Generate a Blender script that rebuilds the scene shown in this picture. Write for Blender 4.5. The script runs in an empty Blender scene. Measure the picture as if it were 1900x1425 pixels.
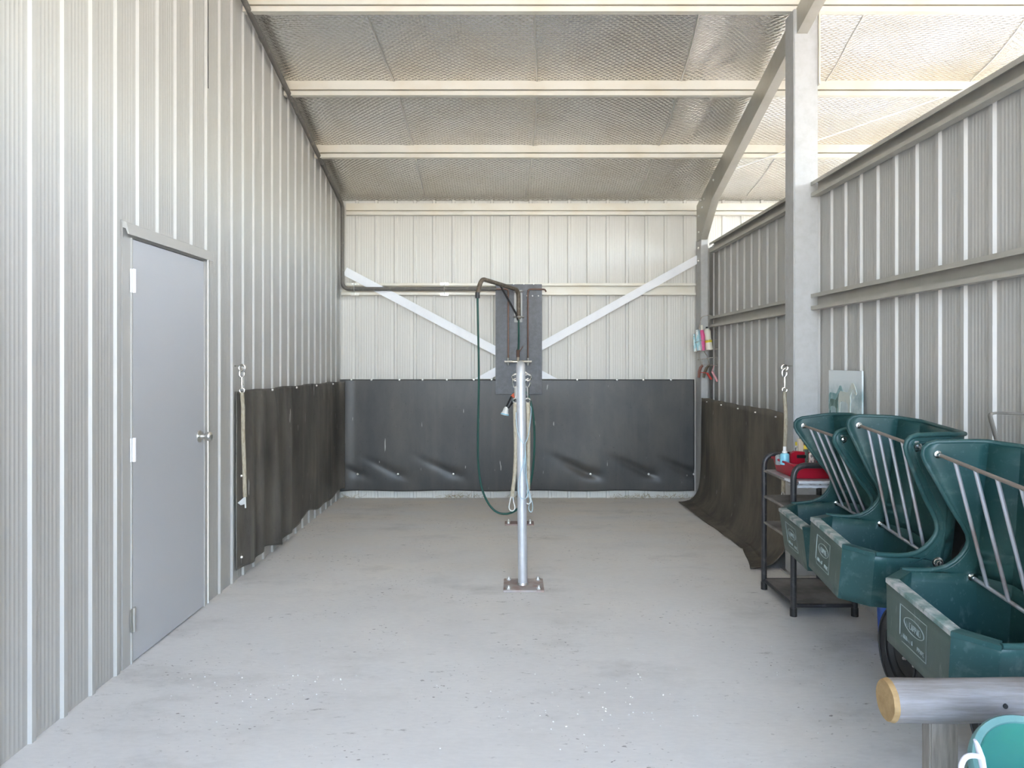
import bpy, bmesh, math, random
from mathutils import Vector, Matrix, Euler, noise

random.seed(7)
PI = math.pi
sc = bpy.context.scene
COL = sc.collection
F, CX, CY, H = 1390.0, 955.0, 668.0, 1.42      # focal length and principal point in photo pixels, eye height


def at(px, py, d):
    """point of the place seen at a photo pixel, at depth d"""
    return Vector(((px - CX) * d / F, d, H - (py - CY) * d / F))


# ------------------------------------------------------------------ materials
def new_mat(name):
    m = bpy.data.materials.new(name)
    m.use_nodes = True
    nt = m.node_tree
    return m, nt, nt.nodes['Principled BSDF']


def node(nt, kind, **kw):
    n = nt.nodes.new(kind)
    for k, v in kw.items():
        if k.startswith('i_'):
            key = k[2:]
            n.inputs[int(key) if key.isdigit() else key.replace('_', ' ')].default_value = v
        else:
            setattr(n, k, v)
    return n


def link(nt, a, ai, b, bi):
    nt.links.new(a.outputs[ai], b.inputs[bi])


def coords(nt, scale=(1, 1, 1)):
    tc = node(nt, 'ShaderNodeTexCoord')
    mp = node(nt, 'ShaderNodeMapping')
    mp.inputs['Scale'].default_value = scale
    link(nt, tc, 'Object', mp, 'Vector')
    return mp


def mix(nt, fac, a, b):
    """a, b: colour tuples or sockets; fac: socket or number"""
    n = node(nt, 'ShaderNodeMix', data_type='RGBA')
    for sock, v in ((n.inputs[0], fac), (n.inputs[6], a), (n.inputs[7], b)):
        if hasattr(v, 'is_linked') or hasattr(v, 'links'):
            nt.links.new(v, sock)
        else:
            sock.default_value = v if not isinstance(v, tuple) else (*v, 1)
    return n.outputs[2]


def ramp(nt, sock, lo, hi):
    r = node(nt, 'ShaderNodeMapRange')
    r.inputs['From Min'].default_value = lo
    r.inputs['From Max'].default_value = hi
    nt.links.new(sock, r.inputs['Value'])
    return r.outputs[0]


def noise_sock(nt, scale, stretch=(1, 1, 1), detail=4, rough=.6):
    mp = coords(nt, stretch)
    n = node(nt, 'ShaderNodeTexNoise')
    n.inputs['Scale'].default_value = scale
    n.inputs['Detail'].default_value = detail
    n.inputs['Roughness'].default_value = rough
    link(nt, mp, 0, n, 'Vector')
    return n.outputs[0]


def bump(nt, b, sock, strength, dist=.01):
    n = node(nt, 'ShaderNodeBump')
    n.inputs['Strength'].default_value = strength
    n.inputs['Distance'].default_value = dist
    nt.links.new(sock, n.inputs['Height'])
    nt.links.new(n.outputs[0], b.inputs['Normal'])
    return n


def pm(name, col, rough=.5, metal=0., patches=(), bumps=None, spec=.5):
    """plain procedural material; patches = (colour, noise scale, stretch, low, high, amount)"""
    m, nt, b = new_mat(name)
    c = col
    for (pc, s, st, lo, hi, amt) in patches:
        f = ramp(nt, noise_sock(nt, s, st), lo, hi)
        mm = node(nt, 'ShaderNodeMath', operation='MULTIPLY')
        nt.links.new(f, mm.inputs[0])
        mm.inputs[1].default_value = amt
        c = mix(nt, mm.outputs[0], c, pc)
    if isinstance(c, tuple):
        b.inputs['Base Color'].default_value = (*c, 1)
    else:
        nt.links.new(c, b.inputs['Base Color'])
    b.inputs['Roughness'].default_value = rough
    b.inputs['Metallic'].default_value = metal
    b.inputs['Specular IOR Level'].default_value = spec
    if bumps:
        bump(nt, b, noise_sock(nt, bumps[0]), bumps[1])
    return m


M = {}
CLAD = (.46, .45, .42)
M['clad'] = pm('painted_steel', CLAD, .42, 0, [((.41, .385, .34), 1.5, (1, 1, .4), .5, .8, .35), ((.34, .30, .23), 30, (1, 1, .3), .72, .8, .25)])
M['clad_back_lit'] = pm('lightened_painted_steel', (.66, .64, .59), .42, 0, [((.66, .63, .56), 1.5, (1, 1, .4), .5, .8, .35), ((.5, .44, .34), 30, (1, 1, .3), .72, .8, .25)])  # cladding colour lightened to stand in for light reaching the back wall
M['door'] = pm('door_paint', (.50, .51, .525), .4, 0, [((.38, .34, .24), 14, (1, 1, .25), .72, .78, .5), ((.62, .62, .62), 9, (1, 1, .3), .72, .78, .5)])
M['steel'] = pm('galvanised_steel', (.47, .47, .46), .5, .1, [((.40, .39, .37), 22, (1, 1, 1), .4, .7, .6), ((.60, .52, .38), 3, (1, 1, 1), .6, .8, .3)])
M['girt'] = pm('girt_steel', (.46, .44, .39), .45, .3, [((.38, .36, .31), 6, (1, 1, 1), .4, .7, .6)])
M['purlin'] = pm('purlin_steel', (.70, .67, .59), .45, .15, [((.64, .56, .42), 2.5, (1, 1, 1), .45, .7, .6)])
M['rafter'] = pm('rafter_steel', (.46, .44, .38), .42, .4, [((.36, .32, .24), 4, (1, 1, 1), .5, .75, .6)])
M['galv_pipe'] = pm('galvanised_pipe', (.58, .59, .61), .48, .45, [((.52, .53, .55), 26, (1, 1, 1), .4, .65, .7)])
M['zinc'] = pm('zinc_plate', (.72, .71, .67), .3, .8, [((.5, .47, .4), 40, (1, 1, 1), .5, .7, .5)])
M['strap'] = pm('white_strap', (.86, .87, .89), .4, .0, [((.74, .75, .78), 5, (1, 1, 1), .45, .7, .5)])
M['conduit'] = pm('grey_pvc', (.125, .115, .10), .5, 0, [((.30, .27, .22), 18, (1, 1, 1), .55, .75, .6)])
M['rust_plate'] = pm('rusty_plate', (.42, .37, .34), .6, .2, [((.30, .17, .12), 12, (1, 1, 1), .45, .65, .7)])
M['red_plate'] = pm('red_rust_plate', (.33, .24, .21), .6, .1, [((.22, .11, .08), 14, (1, 1, 1), .45, .65, .7)])
M['board'] = pm('grey_board', (.145, .15, .165), .55, 0, [((.25, .26, .28), 30, (1, 1, 1), .4, .75, .5), ((.09, .085, .08), 4, (1, 1, .5), .5, .75, .6)], (120, .15))
M['black_metal'] = pm('black_painted_tube', (.035, .034, .036), .38, .1, [((.13, .12, .11), 25, (1, 1, 1), .55, .75, .6)])
M['brown_tube'] = pm('weathered_brown_tube', (.13, .10, .07), .5, .2, [((.28, .24, .18), 24, (1, 1, 1), .45, .7, .6)])
M['shelf'] = pm('dusty_dark_shelf', (.11, .10, .095), .6, 0, [((.30, .28, .25), 5, (1, 1, 1), .35, .65, .8)])
M['shelf_light'] = pm('pale_tray_shelf', (.42, .41, .41), .4, .1, [((.25, .24, .23), 14, (1, 1, 1), .45, .7, .6)])
M['copper'] = pm('copper', (.20, .115, .085), .45, .6, [((.13, .10, .08), 30, (1, 1, 1), .4, .7, .7)])
M['brass'] = pm('brass', (.55, .50, .40), .35, .7)
M['hose'] = pm('green_hose', (.02, .09, .07), .4)
M['rope'] = pm('beige_tie', (.46, .41, .31), .8, 0, [((.30, .25, .17), 90, (1, 1, .3), .45, .6, .7)], (150, .5))
M['white_rope'] = pm('pale_loop', (.62, .62, .58), .8)
M['twine'] = pm('blue_twine', (.42, .56, .62), .8)
M['chrome'] = pm('chrome', (.75, .74, .70), .2, 1.)
M['nickel'] = pm('brushed_nickel', (.62, .61, .57), .28, 1.)
M['white_paint'] = pm('white_hinge_paint', (.80, .80, .80), .4)
M['white_plastic'] = pm('white_plastic', (.80, .80, .78), .4)
M['cream_plastic'] = pm('cream_plastic', (.78, .74, .62), .4)
M['yellow'] = pm('yellow_plastic', (.75, .62, .05), .4)
M['pink'] = pm('pink_plastic', (.72, .10, .28), .4)
M['pale_pink'] = pm('pale_pink_plastic', (.80, .40, .42), .45)
M['red_grip'] = pm('red_grip', (.50, .04, .03), .45)
M['red'] = pm('red_plastic', (.42, .008, .03), .32, 0, [((.30, .01, .02), 8, (1, 1, 1), .4, .7, .5)])
M['blue_liquid'] = pm('blue_bottle', (.22, .55, .70), .25)
M['sky_pack'] = pm('pale_blue_pack', (.40, .66, .72), .4, 0, [((.78, .80, .78), 22, (1, 1, .4), .45, .55, 1), ((.22, .40, .30), 40, (1, 1, 1), .6, .66, .9)])
M['grey_plastic'] = pm('grey_plastic', (.30, .33, .33), .4)
M['black_plastic'] = pm('black_plastic', (.02, .02, .02), .4)
M['leather'] = pm('brown_band', (.20, .075, .05), .55)
M['tan_band'] = pm('dark_tan_band', (.12, .09, .05), .55)
M['blue_bucket'] = pm('blue_plastic', (.03, .11, .48), .4)
M['orange'] = pm('orange_plastic', (.70, .14, .07), .4)
M['label_mix'] = pm('printed_label', (.72, .72, .70), .4, 0, [((.12, .13, .14), 60, (1, 1, .6), .52, .56, .9)])
M['dark_label'] = pm('dark_printed_label', (.10, .16, .14), .4, 0, [((.55, .50, .20), 60, (1, 1, .6), .55, .6, .9)])
M['bail'] = pm('pale_handle', (.66, .67, .74), .4)
M['tyre'] = pm('tyre_rubber', (.018, .018, .019), .6, 0, [((.07, .065, .06), 7, (1, 1, 1), .5, .75, .6)])
M['straw'] = pm('straw', (.35, .28, .16), .8)
M['pebble'] = pm('white_pebble', (.82, .82, .80), .7)
M['clear'] = pm('plastic_film', (.62, .63, .66), .22, 0)
M['bar_steel'] = pm('dull_flat_bar', (.30, .28, .25), .5, .3)

# corner rubber, teal bucket, wood
M['teal'] = pm('teal_plastic', (.06, .25, .22), .25, 0, [((.06, .30, .20), 3, (1, 1, 1), .45, .6, .6)])
M['teal'].node_tree.nodes['Principled BSDF'].inputs['Subsurface Weight'].default_value = .15
M['teal_rim'] = pm('teal_rim_plastic', (.10, .23, .23), .4, 0, [((.18, .31, .31), 12, (1, 1, 1), .4, .7, .6)])
M['feeder'] = pm('dark_green_plastic', (.017, .060, .059), .38, 0,
                 [((.05, .125, .115), 3.2, (1, 1, 1), .45, .75, .55), ((.20, .26, .25), 95, (1, .5, .5), .60, .78, .28), ((.20, .26, .25), 6, (2, 1, 1), .60, .8, .4), ((.10, .15, .13), 9, (1, 1, 2.5), .6, .75, .45)], (60, .05), .35)
M['feeder_face'] = pm('dusty_green_plastic', (.052, .085, .068), .5, 0,
                      [((.09, .12, .105), 6, (1, 1, .5), .4, .7, .7), ((.26, .29, .27), 34, (1, 1, .3), .62, .78, .5)], (60, .05))
M['feeder_rim'] = pm('dusty_worn_rim', (.12, .20, .185), .55, 0, [((.50, .48, .47), 10, (1, 1, 1), .38, .58, .9), ((.05, .11, .10), 26, (1, 1, 1), .55, .7, .7)])
M['logo'] = pm('worn_moulded_mark', (.30, .36, .34), .5)
M['rod'] = pm('galvanised_rod', (.50, .51, .54), .4, .6, [((.24, .13, .08), 5, (1, 1, .6), .5, .66, .75)])
M['wire'] = pm('dull_wire', (.46, .42, .36), .45, .3, [((.24, .15, .09), 30, (1, 1, 1), .48, .62, .8)])
M['rusty_bar'] = pm('rust_streaked_bar', (.30, .25, .215), .5, .5, [((.46, .46, .46), 5, (1, 1, 1), .5, .66, .8)])


def wood(name, c1, c2, stretch):
    m, nt, b = new_mat(name)
    f = ramp(nt, noise_sock(nt, 10, stretch, 6, .65), .35, .65)
    f2 = ramp(nt, noise_sock(nt, 3, (1, 1, 1)), .55, .75)
    c = mix(nt, f, c1, c2)
    nt.links.new(mix(nt, f2, c, (.14, .115, .09)), b.inputs['Base Color'])
    b.inputs['Roughness'].default_value = .75
    bump(nt, b, f, .25, .004)
    return m


M['log'] = wood('weathered_log', (.26, .25, .255), (.18, .165, .155), (.6, 7, 7))
M['post'] = wood('weathered_post', (.26, .24, .21), (.16, .14, .12), (8, 8, .6))
M['endgrain'] = wood('cut_end_grain', (.36, .24, .11), (.27, .17, .07), (1, 4, 4))


def mat_floor():
    m, nt, b = new_mat('concrete')
    base = mix(nt, ramp(nt, noise_sock(nt, .9, (1, 1, 1), 6, .6), .35, .65), (.72, .71, .69), (.64, .63, .615))
    # tan dirt gathered in the back half of the bay
    tc = node(nt, 'ShaderNodeTexCoord')
    sx = node(nt, 'ShaderNodeSeparateXYZ')
    link(nt, tc, 'Object', sx, 0)
    dirt = node(nt, 'ShaderNodeMath', operation='MULTIPLY')
    nt.links.new(ramp(nt, sx.outputs[1], 3.6, 7.4), dirt.inputs[0])
    nt.links.new(ramp(nt, noise_sock(nt, 1.3, (.6, 1.4, 1), 6, .65), .2, .7), dirt.inputs[1])
    c = mix(nt, dirt.outputs[0], base, (.74, .66, .55))
    fine = ramp(nt, noise_sock(nt, 60, (.35, 1, 1), 3, .7), .3, .75)
    c = mix(nt, fine, c, mix(nt, .14, c, (.25, .25, .25)))
    def gated(a, g_, amt):
        m1 = node(nt, 'ShaderNodeMath', operation='MULTIPLY')
        nt.links.new(a, m1.inputs[0])
        nt.links.new(g_, m1.inputs[1])
        m2 = node(nt, 'ShaderNodeMath', operation='MULTIPLY')
        nt.links.new(m1.outputs[0], m2.inputs[0])
        m2.inputs[1].default_value = amt
        return m2.outputs[0]
    c = mix(nt, gated(ramp(nt, noise_sock(nt, 2.6, (.7, 1.3, 1), 8, .7), .5, .72), ramp(nt, noise_sock(nt, .8, (1, 1, 1), 2), .4, .6), .6), c, (.36, .35, .33))
    c = mix(nt, gated(ramp(nt, noise_sock(nt, 12, (.45, 1.5, 1), 9, .78), .60, .68), ramp(nt, noise_sock(nt, 1.5, (1, 1.2, 1), 3), .44, .56), .9), c, (.15, .14, .125))
    c = mix(nt, gated(ramp(nt, noise_sock(nt, 55, (.6, 1, 1), 2, .5), .66, .70), ramp(nt, noise_sock(nt, 2.1, (1, 1, 1), 3), .48, .62), .8), c, (.13, .12, .11))
    nt.links.new(c, b.inputs['Base Color'])
    b.inputs['Roughness'].default_value = .75
    bump(nt, b, noise_sock(nt, 90, (.25, 1, 1), 3, .7), .12, .004)
    return m


M['floor'] = mat_floor()
M['ground'] = pm('dry_gravel', (.44, .41, .36), .9, 0, [((.35, .32, .27), 1.2, (1, 1, 1), .4, .65, .8)])


def mat_rubber(name, base, dust, dust_amt, streak_amt, light_amt, rough=.5):
    m, nt, b = new_mat(name)
    f = ramp(nt, noise_sock(nt, 2.2, (1, 1, .45), 6, .65), .38, .72)
    g = node(nt, 'ShaderNodeMath', operation='MULTIPLY')
    nt.links.new(f, g.inputs[0])
    g.inputs[1].default_value = dust_amt
    c = mix(nt, g.outputs[0], base, dust)
    s = ramp(nt, noise_sock(nt, 11, (1, 1, .07), 4, .6), .52, .75)
    g2 = node(nt, 'ShaderNodeMath', operation='MULTIPLY')
    nt.links.new(s, g2.inputs[0])
    g2.inputs[1].default_value = streak_amt
    c = mix(nt, g2.outputs[0], c, dust)
    w = ramp(nt, noise_sock(nt, 32, (1, 1, .16), 2, .5), .735, .76)
    g3 = node(nt, 'ShaderNodeMath', operation='MULTIPLY')
    nt.links.new(w, g3.inputs[0])
    g3.inputs[1].default_value = light_amt
    c = mix(nt, g3.outputs[0], c, (.42, .41, .38))
    sp = ramp(nt, noise_sock(nt, 48, (1, 1, 1), 3, .6), .66, .72)
    c = mix(nt, ramp(nt, sp, 0, 2), c, (.015, .014, .013))
    nt.links.new(c, b.inputs['Base Color'])
    b.inputs['Roughness'].default_value = rough
    bump(nt, b, noise_sock(nt, 140, (1, 1, 1), 2, .5), .12, .002)
    return m


M['rubber_back'] = mat_rubber('grey_rubber', (.044, .044, .045), (.10, .090, .078), .7, .35, .8, .42)
M['rubber_side'] = mat_rubber('dusty_rubber', (.058, .053, .045), (.200, .180, .148), .75, .7, .8, .55)
M['rubber_right'] = mat_rubber('brown_rubber', (.056, .048, .036), (.21, .175, .13), .9, .4, .9, .6)


def mat_foil():
    m, nt, b = new_mat('foil_insulation')
    tc = node(nt, 'ShaderNodeTexCoord')
    sx = node(nt, 'ShaderNodeSeparateXYZ')
    link(nt, tc, 'Object', sx, 0)

    def wave(sock, period, phase=0):
        a = node(nt, 'ShaderNodeMath', operation='MULTIPLY')
        nt.links.new(sock, a.inputs[0])
        a.inputs[1].default_value = 2 * PI / period
        s = node(nt, 'ShaderNodeMath', operation='SINE')
        nt.links.new(a.outputs[0], s.inputs[0])
        return s.outputs[0]
    p = node(nt, 'ShaderNodeMath', operation='MULTIPLY')
    nt.links.new(wave(sx.outputs[0], .050), p.inputs[0])
    nt.links.new(wave(sx.outputs[1], .036), p.inputs[1])
    n2 = noise_sock(nt, 30, (1, 1, 1), 3, .6)
    add = node(nt, 'ShaderNodeMath', operation='ADD')
    nt.links.new(p.outputs[0], add.inputs[0])
    k = node(nt, 'ShaderNodeMath', operation='MULTIPLY')
    nt.links.new(n2, k.inputs[0])
    k.inputs[1].default_value = 1.6
    nt.links.new(k.outputs[0], add.inputs[1])
    k2 = node(nt, 'ShaderNodeMath', operation='MULTIPLY_ADD')
    nt.links.new(wave(sx.outputs[1], .018), k2.inputs[0])
    k2.inputs[1].default_value = .35
    nt.links.new(add.outputs[0], k2.inputs[2])
    bump(nt, b, k2.outputs[0], .75, .0034)
    c = mix(nt, ramp(nt, noise_sock(nt, 1.1, (1, 1, 1), 5, .6), .4, .75), (.79, .78, .75), (.68, .63, .54))
    nt.links.new(c, b.inputs['Base Color'])
    b.inputs['Metallic'].default_value = 1
    b.inputs['Roughness'].default_value = .27
    return m


M['foil'] = mat_foil()
M['seam'] = pm('foil_tape', (.70, .68, .63), .4, .8)


# ------------------------------------------------------------------ mesh helpers
class MB:
    def __init__(self):
        self.bm = bmesh.new()
        self.mi = 0

    def face(self, pts):
        vs = [self.bm.verts.new(p) for p in pts]
        f = self.bm.faces.new(vs)
        f.material_index = self.mi
        return f

    def grid(self, rows, close=False):
        vv = [[self.bm.verts.new(p) for p in r] for r in rows]
        for i in range(len(vv) - 1):
            n = len(vv[i])
            for j in range(n if close else n - 1):
                a, b, c, d = vv[i][j], vv[i][(j + 1) % n], vv[i + 1][(j + 1) % n], vv[i + 1][j]
                try:
                    f = self.bm.faces.new((a, b, c, d))
                    f.material_index = self.mi
                except ValueError:
                    pass
        return vv

    def box(self, lo, hi, bev=0.):
        lo, hi = Vector(lo), Vector(hi)
        r = bmesh.ops.create_cube(self.bm, size=1)
        vs = r['verts']
        for v in vs:
            v.co = Vector([(lo[i] + hi[i]) / 2 + v.co[i] * (hi[i] - lo[i]) for i in range(3)])
        fs = {f for v in vs for f in v.link_faces}
        for f in fs:
            f.material_index = self.mi
        if bev:
            es = list({e for v in vs for e in v.link_edges})
            bmesh.ops.bevel(self.bm, geom=es, offset=bev, segments=2, affect='EDGES')
        return vs

    def tube(self, pts, r, seg=10, closed=False, cap=True, smooth=0, flat=1.):
        pts = [Vector(p) for p in pts]
        if smooth:
            pts = catmull(pts, smooth, closed)
        n = len(pts)
        T = []
        for i in range(n):
            a = pts[i - 1] if (i > 0 or closed) else pts[i]
            b = pts[(i + 1) % n] if (i < n - 1 or closed) else pts[i]
            T.append((b - a).normalized())
        up = Vector((0, 0, 1)) if abs(T[0].z) < .9 else Vector((0, 1, 0))
        N = (up - T[0] * up.dot(T[0])).normalized()
        rows = []
        for i in range(n):
            if i:
                N = (N - T[i] * N.dot(T[i])).normalized()
            B = T[i].cross(N)
            rr = r[i] if isinstance(r, (list, tuple)) else r
            rows.append([pts[i] + (N * math.cos(2 * PI * j / seg) + B * math.sin(2 * PI * j / seg) * flat) * rr for j in range(seg)])
        if closed:
            rows.append(rows[0])
        vv = self.grid(rows, True)
        if closed:
            bmesh.ops.remove_doubles(self.bm, verts=[v for q in (vv[0], vv[-1]) for v in q], dist=1e-6)
        elif cap:
            for q, rev in ((vv[0], True), (vv[-1], False)):
                f = self.bm.faces.new(q[::-1] if rev else q)
                f.material_index = self.mi
        return self

    def lathe(self, prof, origin=(0, 0, 0), seg=24, axis=None):
        """prof: (radius, height) list, revolved about +z (or about axis) at origin"""
        O = Vector(origin)
        Q = Vector(axis).normalized().to_track_quat('Z', 'Y') if axis else None
        rows = []
        for (r, z) in prof:
            row = []
            for j in range(seg):
                a = 2 * PI * j / seg
                p = Vector((max(r, 1e-5) * math.cos(a), max(r, 1e-5) * math.sin(a), z))
                row.append(O + (Q @ p if Q else p))
            rows.append(row)
        self.grid(rows, True)
        return self

    def prism(self, poly, dvec):
        """closed polygon extruded along dvec"""
        a = [self.bm.verts.new(p) for p in poly]
        d = Vector(dvec)
        b = [self.bm.verts.new(Vector(p) + d) for p in poly]
        n = len(a)
        fs = [self.bm.faces.new(a[::-1]), self.bm.faces.new(b)]
        for i in range(n):
            fs.append(self.bm.faces.new((a[i], a[(i + 1) % n], b[(i + 1) % n], b[i])))
        for f in fs:
            f.material_index = self.mi
        return self

    def ring(self, c, normal, R, r, seg=20, ts=8):
        q = Vector(normal).normalized().to_track_quat('Z', 'Y')
        return self.tube([Vector(c) + q @ Vector((R * math.cos(2 * PI * i / seg), R * math.sin(2 * PI * i / seg), 0)) for i in range(seg)], r, ts, closed=True)


def catmull(p, n, closed=False):
    out = []
    m = len(p)
    rng = range(m if closed else m - 1)
    for i in rng:
        p0 = p[i - 1] if (i > 0 or closed) else p[i] * 2 - p[i + 1]
        p1, p2 = p[i], p[(i + 1) % m]
        p3 = p[(i + 2) % m] if (i + 2 < m or closed) else p2 * 2 - p1
        for k in range(n):
            t = k / n
            out.append(.5 * ((2 * p1) + (p2 - p0) * t + (2 * p0 - 5 * p1 + 4 * p2 - p3) * t * t + (3 * p1 - p0 - 3 * p2 + p3) * t ** 3))
    if not closed:
        out.append(p[-1])
    return out


def bend(pts, rad, n=6):
    """polyline with rounded corners"""
    pts = [Vector(p) for p in pts]
    out = [pts[0]]
    for i in range(1, len(pts) - 1):
        a, b, c = pts[i - 1], pts[i], pts[i + 1]
        u, w = (a - b), (c - b)
        k = min(rad, u.length * .49, w.length * .49)
        s, e = b + u.normalized() * k, b + w.normalized() * k
        for j in range(n + 1):
            t = j / n
            out.append(s * (1 - t) ** 2 + b * 2 * t * (1 - t) + e * t * t)
    out.append(pts[-1])
    return out


def wpos(o):
    p = Vector((0, 0, 0))
    while o:
        p += o.location
        o = o.parent
    return p


def build(name, mb, mats, parent=None, sharp=35, local=False, thick=0., recalc=True):
    """links the collected geometry as ONE mesh object; built in place coordinates unless local"""
    bm = mb.bm
    if recalc:
        bmesh.ops.recalc_face_normals(bm, faces=bm.faces[:])
    me = bpy.data.meshes.new(name)
    if parent is not None and not local:
        off = wpos(parent)
        for v in bm.verts:
            v.co -= off
    elif parent is None and not local:
        # origin at the base of the thing
        zs = [v.co for v in bm.verts]
        c = Vector((sum(v.x for v in zs) / len(zs), sum(v.y for v in zs) / len(zs), min(v.z for v in zs)))
        for v in bm.verts:
            v.co -= c
    bm.to_mesh(me)
    bm.free()
    for p in me.polygons:
        p.use_smooth = True
    me.set_sharp_from_angle(angle=math.radians(sharp))
    for m in (mats if isinstance(mats, (list, tuple)) else [mats]):
        me.materials.append(M[m] if isinstance(m, str) else m)
    o = bpy.data.objects.new(name, me)
    COL.objects.link(o)
    if parent is not None:
        o.parent = parent
    elif not local:
        o.location = c
    if thick:
        s = o.modifiers.new('thickness', 'SOLIDIFY')
        s.thickness = abs(thick)
        s.offset = 1 if thick > 0 else -1
    return o


def tag(o, label=None, cat=None, group=None, kind=None):
    if label:
        o['label'] = label
    if cat:
        o['category'] = cat
    if group:
        o['group'] = group
    if kind:
        o['kind'] = kind
    return o


def thing(name, label, cat, loc=(0, 0, 0), group=None):
    o = bpy.data.objects.new(name, None)
    o.empty_display_size = .05
    COL.objects.link(o)
    o.location = loc
    return tag(o, label, cat, group)


def struct(name, mb, mats, sharp=35, thick=0., recalc=True):
    o = build(name, mb, mats, None, sharp, True, thick, recalc)
    return tag(o, kind='structure')


# ------------------------------------------------------------------ setting
XL, XR, YB, XE = -1.80, 2.005, 7.725, 6.0        # left wall, right wall, back wall, open right edge of the roof
YR = 1.0
YF = -3.0                                          # front edge of the roof


def roof(y):
    # rises from the back wall; unseen ridge and front slope added to even the light
    return 3.06 + .275 * (7.725 - max(y, YR)) - .275 * max(0, YR - y)


def clad(mb, P0, D, Nn, length, first, pitch, zr, breaks=(), rib=.013):
    """trapezoid-ribbed sheet: base line P0 + D*s, ribs raised along Nn; zr(s) gives the (low, high) spans"""
    P0, D, Nn = Vector(P0), Vector(D), Vector(Nn)
    prof = []
    k = math.floor((0 - first) / pitch) - 1
    while first + k * pitch < length + pitch:
        c = first + k * pitch
        prof += [(c - .019, 0), (c - .0125, rib), (c + .0125, rib), (c + .019, 0)]
        for off in (.052, .076, .100, .124, .148):
            prof += [(c + off - .006, 0), (c + off - .002, .0010), (c + off + .002, .0010), (c + off + .006, 0)]
        k += 1
    prof = [p for p in prof if 0 < p[0] < length]

    def dep(s):
        for (a, b) in zip(prof, prof[1:]):
            if a[0] <= s <= b[0]:
                return a[1] + (b[1] - a[1]) * (s - a[0]) / max(1e-6, b[0] - a[0])
        return 0
    prof = [(0, 0)] + prof + [(length, 0)]
    for bk in breaks:
        prof.append((bk, dep(bk)))
    prof.sort()
    for (a, b) in zip(prof, prof[1:]):
        if b[0] - a[0] < 1e-5:
            continue
        sm = (a[0] + b[0]) / 2
        za, zb, zm = zr(a[0]), zr(b[0]), zr(sm)
        for i in range(len(zm)):
            lo_a, lo_b = zm[i][0], zm[i][0]
            hi_a, hi_b = (za[-1][1], zb[-1][1]) if i == len(zm) - 1 else (zm[i][1], zm[i][1])
            pa, pb = P0 + D * a[0] + Nn * a[1], P0 + D * b[0] + Nn * b[1]
            mb.face([(pa.x, pa.y, lo_a), (pb.x, pb.y, lo_b), (pb.x, pb.y, hi_b), (pa.x, pa.y, hi_a)])


# floor and ground
g = MB()
g.box((XL - .15, -3.4, -.12), (XE + .3, YB + .1, 0))
struct('floor', g, 'floor')
g = MB()
g.box((-60, -60, -.3), (60, 60, -.06))
struct('ground', g, 'ground')

# left wall with the door opening
DY0, DY1, DZ = 3.425, 4.372, 2.005
ys = -3.0
g = MB()


def left_z(s):
    y = ys + s
    if DY0 < y < DY1:
        return [(DZ, roof(y) + .02)]
    return [(0, roof(y) + .02)]


clad(g, (XL, ys, 0), (0, 1, 0), (1, 0, 0), YB - ys, 2.786 - ys, .1975, left_z, (DY0 - ys, DY1 - ys, YR - ys))
bmesh.ops.remove_doubles(g.bm, verts=g.bm.verts[:], dist=1e-5)
struct('wall_left', g, 'clad', 20)

# back wall, right through to the neighbouring bay
g = MB()
clad(g, (XL, YB, 0), (1, 0, 0), (0, -1, 0), XE - XL, -1.623 - XL, .1986, lambda s: [(0, 3.10)])
bmesh.ops.remove_doubles(g.bm, verts=g.bm.verts[:], dist=1e-5)
struct('wall_back', g, 'clad_back_lit', 20)

# low right wall
ye = -1.0
g = MB()
clad(g, (XR, ye, 0), (0, 1, 0), (-1, 0, 0), YB - ye, 4.734 - ye - .2 * 28, .2, lambda s: [(0, 2.575)], rib=.014)
bmesh.ops.remove_doubles(g.bm, verts=g.bm.verts[:], dist=1e-5)
struct('wall_right', g, 'clad', 20)

# unseen far wall, added and shaped to cut light entering the neighbouring bay
g = MB()
g.prism([(XE, -3.0, 0), (XE, YB, 0), (XE, YB, 2.4), (XE, 2.2, 2.4), (XE, 2.2, roof(2.2) - .02), (XE, YR, roof(YR) - .02), (XE, -3.0, roof(-3.0) - .02)], (.02, 0, 0))
struct('light_block_far_right', g, 'clad', 20)
g = MB()
g.box((XR + .02, -3.0, 0), (XE, -2.98, 3.02))  # unseen front wall, added to keep light off the upper column
struct('light_block_front_right', g, 'clad', 20)

# foil ceiling
PY = [6.717, 5.832, 4.953]
PALL = [7.60, 6.717, 5.832, 4.953, 4.07, 3.19, 2.31, 1.43, .3, -.8, -1.9, -3.0]
SEAMS = [-2.1, -.98, .14, 1.26, 2.38, 3.5, 4.6, 5.8]
g = MB()
nx, ny = 250, 300


def foil_z(x, y):
    """height of the sagging, wrinkled foil"""
    ph = 0
    for a, b in zip(PALL, PALL[1:]):
        if b <= y <= a:
            ph = math.sin(PI * (a - y) / (a - b))
    dz = -.020 * ph
    dz += .022 * ph * noise.noise(Vector((x * 1.5, y * .5, 3)))
    dz += .008 * noise.noise(Vector((x * 5, y * 1.4, 9))) * (.3 + ph)
    for s in SEAMS:
        t = x - s - .05 * math.sin(y * 1.3)
        if -.10 < t < .02:
            dz -= .006 * (t + .10) / .12
    w = math.exp(-((x - 1.55 - .06 * math.sin(y * 2.1)) / .16) ** 2)
    dz += .045 * w * ph + .03 * w * ph * noise.noise(Vector((x * 9 + y * 5, y * 3, 1)))
    w2 = math.exp(-((x + 1.66) / .09) ** 2)
    dz -= .03 * w2 * ph
    w3 = 1 / (1 + math.exp(-(x - 2.0) * 8))
    dz += w3 * ph * (.055 * noise.noise(Vector((x * 1.2 + y * .8, y * 1.6, 5))) + .010 * noise.noise(Vector((x * 6, y * 5, 2))))
    return roof(y) + dz


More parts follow.
